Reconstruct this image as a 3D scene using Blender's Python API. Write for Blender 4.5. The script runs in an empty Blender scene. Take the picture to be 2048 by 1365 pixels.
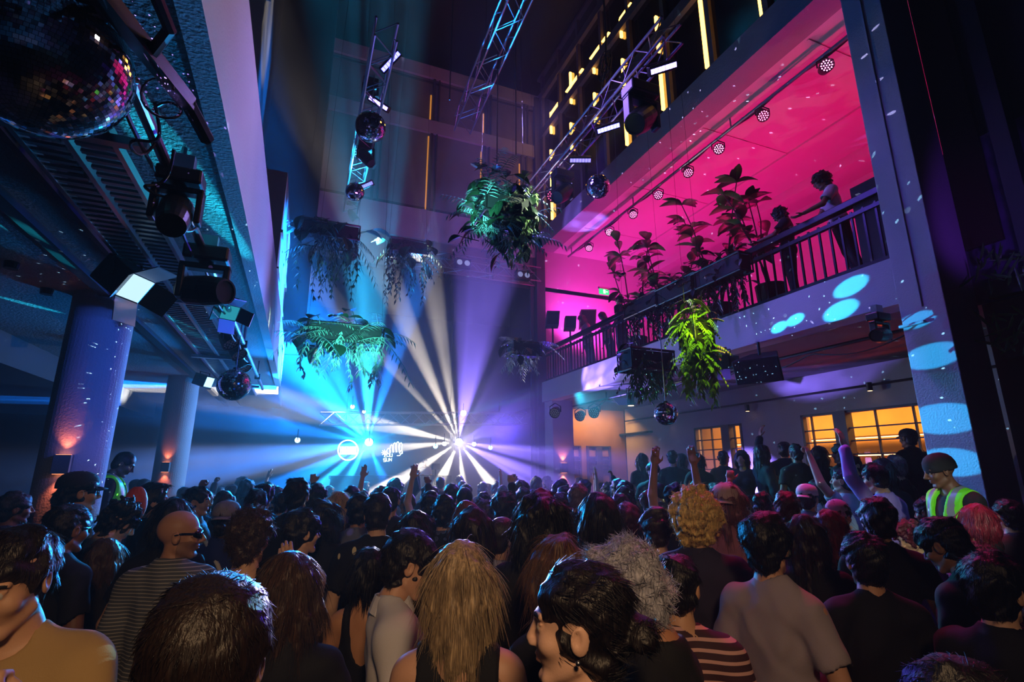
import bpy, math, random
import numpy as np
from mathutils import Vector, Matrix
sc = bpy.context.scene
col = sc.collection
rnd = random.Random(7)
PI = math.pi
# ------------------------------------------------------------------ camera
FPX = 1030.0; CAMH = 1.95
PITCH = math.atan(258 / FPX); YAW = math.atan(429 / math.hypot(FPX, 258))
cF = np.array([math.sin(YAW) * math.cos(PITCH), math.cos(YAW) * math.cos(PITCH), math.sin(PITCH)])
cR = np.array([math.cos(YAW), -math.sin(YAW), 0.0]); cU = np.cross(cR, cF)
cO = np.array([0, 0, CAMH])
def ray(x, y): return cF + cR * ((x - 1024) / FPX) + cU * ((682.5 - y) / FPX)
def atz(x, y, z): d = ray(x, y); return cO + d * ((z - CAMH) / d[2])
def atx(x, y, X): d = ray(x, y); return cO + d * (X / d[0])
def aty(x, y, Y): d = ray(x, y); return cO + d * (Y / d[1])
def atd(x, y, D): return cO + ray(x, y) * D          # D = depth along the optical axis
cam_d = bpy.data.cameras.new('camera'); cam = bpy.data.objects.new('camera', cam_d); col.objects.link(cam)
cam_d.sensor_width = 36; cam_d.lens = FPX / 2048 * 36; cam_d.clip_start = 0.05; cam_d.clip_end = 200
M = Matrix.Identity(4)
for i in range(3):
    M[i][0] = cR[i]; M[i][1] = cU[i]; M[i][2] = -cF[i]; M[i][3] = cO[i]
cam.matrix_world = M
sc.camera = cam
# ------------------------------------------------------------------ materials
def S(h):
    h = h.lstrip('#'); c = [int(h[i:i + 2], 16) / 255 for i in (0, 2, 4)]
    return tuple((v / 12.92 if v <= 0.04045 else ((v + 0.055) / 1.055) ** 2.4) for v in c)
MATS = {}
def mat(name, c, rough=0.6, metal=0.0, emit=None, es=0.0, bump=0.0, bscale=30.0, var=0.0, spec=0.5, sheen=0.0, sss=0.0, alpha=1.0, trans=0.0, vscale=3.0):
    if name in MATS: return MATS[name]
    if isinstance(c, str): c = S(c)
    m = bpy.data.materials.new(name); m.use_nodes = True
    nt = m.node_tree; b = nt.nodes['Principled BSDF']
    b.inputs['Base Color'].default_value = (*c, 1); b.inputs['Roughness'].default_value = rough
    b.inputs['Metallic'].default_value = metal; b.inputs['Specular IOR Level'].default_value = spec
    if sheen: b.inputs['Sheen Weight'].default_value = sheen
    if trans: b.inputs['Transmission Weight'].default_value = trans
    if alpha < 1: b.inputs['Alpha'].default_value = alpha
    if emit is not None:
        e = S(emit) if isinstance(emit, str) else emit
        b.inputs['Emission Color'].default_value = (*e, 1); b.inputs['Emission Strength'].default_value = es
    if bump or var:
        tc = nt.nodes.new('ShaderNodeTexCoord')
        if var:
            n = nt.nodes.new('ShaderNodeTexNoise'); n.inputs['Scale'].default_value = vscale; n.inputs['Detail'].default_value = 4
            r = nt.nodes.new('ShaderNodeMapRange'); r.inputs[3].default_value = 1 - var; r.inputs[4].default_value = 1 + var
            mx = nt.nodes.new('ShaderNodeVectorMath'); mx.operation = 'SCALE'; mx.inputs[0].default_value = c
            nt.links.new(tc.outputs['Object'], n.inputs['Vector']); nt.links.new(n.outputs['Fac'], r.inputs[0])
            nt.links.new(r.outputs[0], mx.inputs['Scale']); nt.links.new(mx.outputs[0], b.inputs['Base Color'])
        if bump:
            n2 = nt.nodes.new('ShaderNodeTexNoise'); n2.inputs['Scale'].default_value = bscale; n2.inputs['Detail'].default_value = 3
            bp = nt.nodes.new('ShaderNodeBump'); bp.inputs['Strength'].default_value = bump; bp.inputs['Distance'].default_value = 0.02
            nt.links.new(tc.outputs['Object'], n2.inputs['Vector']); nt.links.new(n2.outputs['Fac'], bp.inputs['Height'])
            nt.links.new(bp.outputs[0], b.inputs['Normal'])
    MATS[name] = m
    return m
def stripe_mat(name, c1, c2, scale, axis='Z', width=0.5, rough=0.8):
    if name in MATS: return MATS[name]
    m = mat(name, c1, rough); nt = m.node_tree; b = nt.nodes['Principled BSDF']
    tc = nt.nodes.new('ShaderNodeTexCoord'); sp = nt.nodes.new('ShaderNodeSeparateXYZ')
    mu = nt.nodes.new('ShaderNodeMath'); mu.operation = 'MULTIPLY'; mu.inputs[1].default_value = scale
    fr = nt.nodes.new('ShaderNodeMath'); fr.operation = 'FRACT'
    lt = nt.nodes.new('ShaderNodeMath'); lt.operation = 'LESS_THAN'; lt.inputs[1].default_value = width
    mx = nt.nodes.new('ShaderNodeMix'); mx.data_type = 'RGBA'
    mx.inputs[6].default_value = (*(S(c1) if isinstance(c1, str) else c1), 1); mx.inputs[7].default_value = (*(S(c2) if isinstance(c2, str) else c2), 1)
    nt.links.new(tc.outputs['Object'], sp.inputs[0]); nt.links.new(sp.outputs[axis], mu.inputs[0]); nt.links.new(mu.outputs[0], fr.inputs[0])
    nt.links.new(fr.outputs[0], lt.inputs[0]); nt.links.new(lt.outputs[0], mx.inputs[0]); nt.links.new(mx.outputs[2], b.inputs['Base Color'])
    return m
# ------------------------------------------------------------------ mesh builder
class MB:
    def __init__(s): s.v = []; s.f = []; s.n = 0; s.mi = []; s.cur = 0
    def add(s, V, Fs):
        V = [tuple(map(float, p)) for p in V]
        s.v += V; s.f += [tuple(i + s.n for i in f) for f in Fs]; s.mi += [s.cur] * len(Fs); s.n += len(V); return s
    def box(s, lo, hi):
        (a, b, c), (d, e, f) = lo, hi
        return s.add([(a, b, c), (d, b, c), (d, e, c), (a, e, c), (a, b, f), (d, b, f), (d, e, f), (a, e, f)],
                     [(0, 3, 2, 1), (4, 5, 6, 7), (0, 1, 5, 4), (1, 2, 6, 5), (2, 3, 7, 6), (3, 0, 4, 7)])
    def obox(s, c, ax, half):     # oriented box: centre, 3 axes, 3 half sizes
        c = np.array(c, float); A = [np.array(a, float) for a in ax]
        V = []
        for k in (-1, 1):
            for (i, j) in ((-1, -1), (1, -1), (1, 1), (-1, 1)):
                V.append(c + A[0] * half[0] * i + A[1] * half[1] * j + A[2] * half[2] * k)
        return s.add(V, [(0, 3, 2, 1), (4, 5, 6, 7), (0, 1, 5, 4), (1, 2, 6, 5), (2, 3, 7, 6), (3, 0, 4, 7)])
    def quad(s, *p): return s.add(p, [tuple(range(len(p)))])
    def rings(s, R, close=True, cap=True):
        n = len(R[0]); V = [p for r in R for p in r]; Fs = []
        for i in range(len(R) - 1):
            for j in range(n if close else n - 1):
                k = (j + 1) % n; Fs.append((i * n + j, i * n + k, (i + 1) * n + k, (i + 1) * n + j))
        if cap and close:
            Fs.append(tuple(range(n - 1, -1, -1))); Fs.append(tuple(range((len(R) - 1) * n, len(R) * n)))
        return s.add(V, Fs)
    def tube(s, pts, r, n=8, cap=True):
        P = [np.array(p, float) for p in pts]; R = []
        rr = r if hasattr(r, '__len__') else [r] * len(P)
        u = None
        for i, p in enumerate(P):
            t = P[min(i + 1, len(P) - 1)] - P[max(i - 1, 0)]; t = t / (np.linalg.norm(t) + 1e-9)
            if u is None:
                u = np.cross(t, [0, 0, 1]);
                if np.linalg.norm(u) < .1: u = np.cross(t, [1, 0, 0])
            u = u - t * (u @ t); u /= np.linalg.norm(u) + 1e-9; w = np.cross(t, u)
            R.append([p + rr[i] * (math.cos(2 * PI * k / n) * u + math.sin(2 * PI * k / n) * w) for k in range(n)])
        return s.rings(R, cap=cap)
    def cyl(s, a, b, r, r2=None, n=16): return s.tube([a, b], [r, r if r2 is None else r2], n)
    def sphere(s, c, r, n=16, m=10, sc=(1, 1, 1)):
        R = []
        for i in range(1, m):
            t = PI * i / m
            R.append([(c[0] + r * sc[0] * math.sin(t) * math.cos(2 * PI * k / n), c[1] + r * sc[1] * math.sin(t) * math.sin(2 * PI * k / n), c[2] - r * sc[2] * math.cos(t)) for k in range(n)])
        return s.rings(R)
    def lathe(s, prof, c=(0, 0, 0), n=20, ax=None):   # profile [(r, h)], axis ax through c
        z = np.array(ax if ax is not None else (0, 0, 1), float); z /= np.linalg.norm(z)
        x = np.cross(z, [0, 1, 0]); x = x if np.linalg.norm(x) > .1 else np.cross(z, [1, 0, 0]); x /= np.linalg.norm(x); y = np.cross(z, x)
        c = np.array(c, float)
        return s.rings([[c + z * h + r * (math.cos(2 * PI * k / n) * x + math.sin(2 * PI * k / n) * y) for k in range(n)] for r, h in prof])
    def build(s, name, m, parent=None, smooth=False, loc=None, bevel=0):
        me = bpy.data.meshes.new(name); me.from_pydata(s.v, [], s.f)
        ms = m if isinstance(m, (list, tuple)) else [m]
        for x in ms: me.materials.append(x)
        if len(ms) > 1: me.polygons.foreach_set('material_index', s.mi)
        if smooth: me.shade_smooth()
        me.update()
        o = bpy.data.objects.new(name, me); col.objects.link(o)
        if parent is not None: o.parent = parent
        if loc is not None: o.location = loc
        if bevel:
            bv = o.modifiers.new('bevel', 'BEVEL'); bv.width = bevel; bv.segments = 2; bv.limit_method = 'ANGLE'
        return o
def tag(o, label=None, cat=None, group=None, kind=None):
    if label: o['label'] = label
    if cat: o['category'] = cat
    if group: o['group'] = group
    if kind: o['kind'] = kind
    return o
def empty(name, loc=(0, 0, 0), label=None, cat=None, group=None, rz=0, mtx=None):
    o = bpy.data.objects.new(name, None); col.objects.link(o); o.empty_display_size = .1
    o.location = [float(v) for v in loc]; o.rotation_euler = (0, 0, rz)
    if mtx is not None: o.matrix_world = mtx
    return tag(o, label, cat, group)
def children(o): return KIDS.get(o.name, [])
def copy_tree(o, parent=None):
    c = o.copy(); col.objects.link(c); c.parent = parent
    for ch in list(o.children): copy_tree(ch, c)
    return c
def basis(loc, z=None, x=None):    # matrix with local -Z... here: local Z along z
    z = Vector(z).normalized(); x0 = Vector(x) if x is not None else (Vector((0, 0, 1)) if abs(z.z) < .95 else Vector((1, 0, 0)))
    y = z.cross(x0).normalized(); x1 = y.cross(z).normalized()
    m = Matrix.Identity(4)
    for i in range(3): m[i][0] = x1[i]; m[i][1] = y[i]; m[i][2] = z[i]; m[i][3] = loc[i]
    return m
def struct(name, mb, m, label, **k): return tag(mb.build(name, m, **k), label, name.split('_')[0], kind='structure')
# ------------------------------------------------------------------ lights
def aim(o, d):
    o.rotation_euler = Vector([float(v) for v in d]).to_track_quat('-Z', 'Y').to_euler()
def spot(name, loc, target, power, c, ang, blend=0.3, r=0.03):
    l = bpy.data.lights.new(name, 'SPOT'); l.energy = power; l.color = S(c) if isinstance(c, str) else c
    l.spot_size = math.radians(ang); l.spot_blend = blend; l.shadow_soft_size = r
    o = bpy.data.objects.new(name, l); col.objects.link(o); o.location = [float(v) for v in loc]
    aim(o, np.array(target) - np.array(loc)); return o
def point(name, loc, power, c, r=0.05):
    l = bpy.data.lights.new(name, 'POINT'); l.energy = power; l.color = S(c) if isinstance(c, str) else c; l.shadow_soft_size = r
    o = bpy.data.objects.new(name, l); col.objects.link(o); o.location = [float(v) for v in loc]; return o
def area(name, loc, d, power, c, sx, sy):
    l = bpy.data.lights.new(name, 'AREA'); l.energy = power; l.color = S(c) if isinstance(c, str) else c
    l.shape = 'RECTANGLE'; l.size = sx; l.size_y = sy
    o = bpy.data.objects.new(name, l); col.objects.link(o); o.location = [float(v) for v in loc]; aim(o, d); return o
# ------------------------------------------------------------------ render look
vs = sc.view_settings; vs.view_transform = 'Standard'; vs.look = 'None'; vs.gamma = 1; vs.exposure = 0.0; vs.use_curve_mapping = False
# ================================================================== SETTING
XR = 5.93; YB = 12.55; ZC = 3.7; ZF = 4.23; ZO = 8.14; ZB = 8.66; XL = -0.6
m_floor = mat('floor_concrete', '#2a2a2e', .5, bump=.1, var=.2)
m_dark = mat('dark_paint', '#0c0d12', .7, var=.2)
m_black = mat('black_paint', '#040406', .7)
m_plaster = mat('white_plaster', '#b9b6bd', .8, bump=.25, bscale=60, var=.08)
m_soffit = mat('grey_soffit', '#80858c', .75, bump=.5, bscale=45, var=.1)
m_beam = mat('painted_concrete', '#9a949c', .8, bump=.3, bscale=40, var=.12)
m_facade = mat('facade_panel', '#6d6466', .6, bump=.1, var=.15)
m_pinkc = mat('balcony_plaster', '#d8d0d2', .85, bump=.2, bscale=50, var=.05)
m_glass = mat('window_glass', '#0a0a10', .12, spec=.6)
m_frame = mat('dark_window_frame', '#3a3438', .5)
m_rail = mat('black_railing', '#030307', .3, spec=.5)
m_metal = mat('brushed_metal', '#9aa0a8', .3, metal=1.0)
m_blackmetal = mat('black_metal', '#0a0a0c', .4, spec=.5)
m_truss = mat('truss_aluminium', '#8a8c94', .35, metal=.9)
m_warm = mat('warm_led_strip', '#000000', emit='#ffb347', es=9.0)
m_warm2 = mat('warm_shelf_light', '#000000', emit='#ffcf8a', es=2.2)

struct('floor', MB().box((-10, -5, -.2), (13, 18, 0)), m_floor, 'dark concrete floor hidden under the packed crowd')
# --- left low ceiling with its bright fascia towards the atrium
struct('ceiling_left', MB().box((-9, -5, 3.7), (XL, 16.5, 4.0)), m_soffit, 'low textured ceiling over the left side of the hall')
struct('trim_1', MB().box((XL, -5, 3.68), (XL + .1, 12.0, 4.55)), m_plaster, 'pale fascia running along the edge of the left ceiling')
q = MB(); q.box((-2.0, -5, 3.64), (-1.9, 16, 3.702)); q.box((-1.62, -5, 3.66), (-1.58, 16, 3.702))
struct('trim_2', q, m_dark, 'dark channel groove in the left ceiling')
struct('trim_3', MB().box((-9, -5, 3.3), (-3.7, 16.5, 3.7)), mat('left_bulkhead', '#3a4048', .7), 'lower bulkhead along the far left ceiling')
struct('wall_left', MB().box((-9.2, -5, 0), (-9, 16.5, 3.7)), m_dark, 'dark wall at the far left')
struct('wall_rear', MB().box((-9, 16.5, 0), (13, 16.7, 14)), mat('stage_back', '#15161d', .8), 'dark rear wall behind the stage')
q = MB(); q.box((-1.5, -5, 4.5), (-1.3, 12.55, 14)); q.box((-1.3, 11.2, 4.5), (-.12, 12.55, 14))
struct('wall_upper_left', q, m_black, 'black upper wall on the left of the atrium')
a = atx(500, 0, -.95); 
struct('trim_4', MB().box((-1.3, 2.0, 7.0), (-.75, 5.3, 7.9)), mat('blue_bulkhead', '#5a5d70', .7), 'bulkhead block high on the upper left wall')
p1 = atx(532, 470, XL); p2 = atx(566, 400, XL)
q = MB(); q.box((XL - .4, 8.2, 4.55), (XL + .02, 12.0, 6.6)); q.box((XL - .02, 8.2, 5.55), (XL + .05, 12.0, 5.6)); q.box((XL - .02, 8.2, 4.95), (XL + .05, 12.0, 4.98))
struct('trim_5', q, m_plaster, 'pale parapet block above the far end of the left fascia')
# --- atrium back wall
q = MB(); q.box((-.15, YB, 7.0), (XR, YB + .2, 13.15))
struct('wall_back', q, m_facade, 'panelled upper wall at the far end of the atrium')
q = MB()
for z0, z1 in ((11.1, 11.5), (7.85, 8.7), (12.9, 13.3)): q.box((-.15, YB - .08, z0), (XR, YB + .02, z1))
struct('trim_6', q, m_beam, 'horizontal concrete bands across the far atrium wall')
q = MB()
for X, z0, z1 in ((2.62, 11.5, 12.9), (2.6, 8.7, 11.1), (4.2, 11.5, 12.9), (4.16, 8.7, 11.1), (1.2, 11.5, 12.9), (1.1, 8.7, 11.1), (5.35, 8.7, 11.1), (5.4, 11.5, 12.9), (2.6, 7, 7.85), (4.3, 7, 7.85)):
    q.box((X, YB - .06, z0), (X + .07, YB + .02, z1)); q.box((X + .16, YB - .06, z0), (X + .2, YB + .02, z1))
for z in (12.75, 8.75): q.box((-.15, YB - .03, z), (XR, YB + .02, z + .05))
struct('trim_7', q, m_frame, 'upright frames dividing the far atrium wall into panels')
q = MB()
for X, z0, z1 in ((2.55, 11.55, 12.35), (2.53, 8.75, 11.0), (4.13, 11.55, 12.2), (4.08, 8.75, 10.9), (5.28, 9.6, 10.8)):
    q.box((X, YB - .035, z0), (X + .035, YB - .01, z1))
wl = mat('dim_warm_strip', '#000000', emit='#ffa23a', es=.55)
struct('trim_8', q, wl, 'dim amber light strips set beside the far wall frames')
struct('trim_9', MB().box((-9, YB, 6.9), (13, 16.5, 7.02)), m_dark, 'dark soffit over the stage')
struct('ceiling', MB().box((-9, -5, 14), (13, 16.7, 14.2)), m_black, 'black atrium ceiling high above')
struct('wall_front', MB().box((-9, -5.2, 0), (13, -5, 14)), m_dark, 'dark wall behind the viewer')
# corner post between balcony and back wall
q = MB(); q.box((XR - .16, YB - .14, 0), (XR + .1, YB + .1, 13.2)); q.box((XR - .3, YB - .02, 0), (XR - .2, YB + .06, 8))
struct('trim_10', q, mat('corner_post', '#4a4656', .6), 'slim dark corner post at the end of the balcony')
# --- right facade above the balcony: windows with warm strips
q = MB(); q.box((XR + .12, -5, ZB), (XR + .5, YB, 14)); struct('wall_right', q, mat('upper_facade', '#4a4046', .6, var=.2), 'dark upper facade above the pink balcony')
q = MB(); q.box((XR - .02, -5, ZO), (XR + .45, YB, ZB)); struct('trim_11', q, m_beam, 'long concrete beam above the balcony opening')
q = MB(); qs = MB(); qw = MB(); n = 1
BANDS = [(ZB + .03, 10.35), (10.6, 11.75), (12.0, 13.1), (13.3, 13.9)]
for (z0, z1) in BANDS: q.box((XR + .0, -5, z1), (XR + .14, YB, z1 + .25))
ys = [12.3 - i * 1.12 for i in range(15)]
for yy in ys:
    q.box((XR + .02, yy - .05, ZB), (XR + .14, yy + .05, 14))
struct('trim_12', q, m_facade, 'grid of frames over the upper facade')
k = 0
for bi, (z0, z1) in enumerate(BANDS[:3]):
    for yi, yy in enumerate(ys[:-1]):
        k += 1
        g = MB(); g.box((XR + .1, yy - 1.07, z0), (XR + .13, yy - .05, z1))
        o = struct('window_%d' % k, g, m_glass, 'dark upper window pane in the facade grid'); o['group'] = 'upper facade windows'
strips = MB()
def vstrip(px, py0, py1):
    a = atx(px[0], py0, XR + .05); b = atx(px[1], py1, XR + .05)
    strips.box((XR + .03, a[1] - .022, min(a[2], b[2])), (XR + .09, a[1] + .022, max(a[2], b[2])))
for x0, y0, x1, y1 in ((1101, 225, 1101, 268), (1101, 300, 1101, 328), (1102, 345, 1103, 440), (1140, 145, 1141, 208), (1141, 246, 1142, 300), (1186, 112, 1187, 147), (1188, 186, 1190, 246), (1240, 38, 1242, 75), (1244, 118, 1248, 175), (1250, 230, 1254, 290), (1311, 33, 1316, 105), (1320, 145, 1326, 220), (1399, 0, 1416, 134)):
    vstrip((x0, x1), y0, y1)
for x0, y0, x1, y1 in ((1102, 225, 1120, 202), (1132, 182, 1165, 140), (1180, 115, 1218, 68), (1240, 38, 1262, 5)):
    a = atx(x0, y0, XR + .05); b = atx(x1, y1, XR + .05); z = (a[2] + b[2]) / 2
    strips.box((XR + .03, min(a[1], b[1]), z - .015), (XR + .09, max(a[1], b[1]), z + .015))
a = atx(1524, 0, XR + .05); strips.box((XR + .03, a[1] - .06, 8.7), (XR + .09, a[1] + .06, 10.3))
struct('trim_13', strips, m_warm, 'amber light strips glowing along the upper window edges')
# --- balcony
struct('trim_14', MB().box((XR - .05, 3.36, ZC), (XR + .25, YB, ZF)), m_plaster, 'pale fascia along the balcony edge')
struct('ceiling_mezzanine', MB().box((XR + .25, 2.95, ZC + .02), (11, 17, ZF)), mat('mezz_slab', '#6e6a6c', .8, var=.1, bump=.2), 'balcony slab seen from below')
q = MB(); q.box((XR + .45, 1.0, ZO), (11, YB, ZO + .15)); 
struct('ceiling_balcony', q, m_pinkc, 'pale balcony ceiling washed in magenta light')
q = MB(); q.box((8.55, 2, ZO - .04), (8.6, YB, ZO + .01)); q.box((9.75, 2, ZO - .22), (10.05, YB, ZO + .01))
for yy in (4.2, 6.4, 8.6, 10.8): q.box((XR + .5, yy, ZO - .012), (8.55, yy + .03, ZO + .01))
struct('trim_15', q, m_pinkc, 'seams and ledges across the balcony ceiling')
struct('wall_balcony', MB().box((10.8, 1, ZF), (11, YB, ZO)), m_pinkc, 'rear wall of the balcony')
struct('wall_balcony_end', MB().box((XR + .1, YB, ZF), (11, YB + .2, ZO + .2)), m_pinkc, 'end wall of the balcony')
q = MB()
q.box((XR + .5, 2.6, ZF), (11, 2.93, ZO + .6)); q.box((8.2, 2.93, ZF), (10.8, 3.3, 6.6))
struct('wall_balcony_near', q, mat('dark_red_shutter', '#2a1318', .6), 'dark shutter wall at the near end of the balcony')
# --- front pillar
q = MB(); q.box((XR - .06, 2.93, 0), (XR + .5, 3.36, 14))
q.box((XR - .075, 3.13, 3.6), (XR - .055, 3.145, 8.2)); q.box((XR - .1, 3.13, 3.42), (XR - .055, 3.38, 3.45))
struct('pillar_right', q, m_plaster, 'tall pale pillar at the near end of the balcony', bevel=.012)
# pillar under far end of balcony with sconce
struct('pillar_back', MB().box((5.95, 11.95, 0), (6.55, 12.5, ZC + .05)), m_plaster, 'pale pillar with an up and down light under the balcony end', bevel=.012)
# --- right dark side
q = MB(); q.box((6.5, -5, 0), (6.7, 2.93, 14)); q.box((6.3, 2.3, 0), (6.5, 2.45, 14)); struct('wall_right_near', q, mat('near_dark_wall', '#1b1a24', .6, var=.3), 'dark wall to the right of the tall pillar')
# --- left round columns
for nm, (x, y, r) in (('column_left', (-2.02, 6.35, .27)), ('column_rear', (-2.2, 11.56, .27))):
    struct(nm, MB().cyl((x, y, 0), (x, y, ZC + .01), r, n=48), m_plaster, 'round pale column ' + ('nearest the viewer under the left ceiling' if 'left' in nm else 'further back under the left ceiling'), smooth=False)
# --- room under the balcony
XW = 9.0
wallu = MB()
openings = [(5.0, 7.25, 1.0, 2.98), (8.75, 10.25, .8, 2.95)]
prev = 2.2
for (y0, y1, z0, z1) in openings:
    wallu.box((XW, prev, 0), (XW + .2, y0, ZC + .05)); wallu.box((XW, y0, 0), (XW + .2, y1, z0)); wallu.box((XW, y0, z1), (XW + .2, y1, ZC + .05)); prev = y1
wallu.box((XW, prev, 0), (XW + .2, 13.2, ZC + .05))
struct('wall_under_balcony', wallu, mat('under_wall', '#a9a6b0', .8, bump=.15, var=.08), 'grey wall with lit windows under the balcony')
for wi, (y0, y1, z0, z1) in enumerate(openings):
    q = MB(); fx = XW - .02
    for yy, w in ((y0, .05), (y1 - .05, .05)): q.box((fx, yy, z0), (fx + .1, yy + w, z1))
    post = y0 + (y1 - y0) * (.64 if wi == 0 else .3)
    q.box((fx - .04, post - .12, z0), (fx + .14, post + .12, z1))
    for zz in (z1 - .04, z0): q.box((fx, y0, zz), (fx + .1, y1, zz + .04))
    for zz in np.linspace(z1 - .32, z1 - 1.0, 4): q.box((fx + .02, y0, zz), (fx + .06, y1, zz + .022))
    for yy in np.linspace(y0 + .22, y1 - .22, 4): q.box((fx + .02, yy, z0), (fx + .06, yy + .025, z1))
    o = struct('window_%d' % (100 + wi), q, m_frame, 'barred window glowing amber under the balcony, ' + ('nearer the tall pillar' if wi == 0 else 'further from the tall pillar'))
# the lit bar room beyond the windows
struct('wall_bar', MB().box((11.2, 3, 0), (11.3, 13, 3.7)), mat('bar_wall', '#c79a5c', .7, var=.3, vscale=1.2), 'warm lit wall of the bar beyond the windows')
# end wall under the balcony with two wooden doors
q = MB(); q.box((6.5, 13.4, 0), (9.1, 13.6, ZC)); struct('wall_end', q, mat('timber_end', '#8a6a3e', .6, var=.3, vscale=2), 'amber timber end wall under the balcony')
struct('trim_16', MB().box((XW - .1, 11.9, 2.95), (XW, 13.4, 3.0)), m_dark, 'dark picture rail on the grey wall')
for di, x0 in enumerate((6.75, 7.75)):
    q = MB(); q.box((x0, 13.34, .5), (x0 + .06, 13.4, 2.6)); q.box((x0 + .74, 13.34, .5), (x0 + .8, 13.4, 2.6))
    for zz in (2.6, 2.3, 2.2, 2.05, 1.95): q.box((x0, 13.34, zz), (x0 + .8, 13.4, zz + .03))
    q.box((x0 + .3, 13.34, .5), (x0 + .5, 13.39, 2.6))
    struct('door_%d' % (di + 1), q, m_frame, 'dark framed glazed door in the timber end wall, ' + ('beside the back pillar' if di == 0 else 'beside the grey wall'))
# raised floor along the windows and the stage
struct('floor_step', MB().box((6.75, 4.0, 0), (XW, 13.3, .42)), m_dark, 'raised step along the windows under the balcony')
struct('floor_stage', MB().box((-1.5, 12.7, 0), (5.7, 16.5, .9)), m_black, 'low black stage at the far end')
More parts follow.
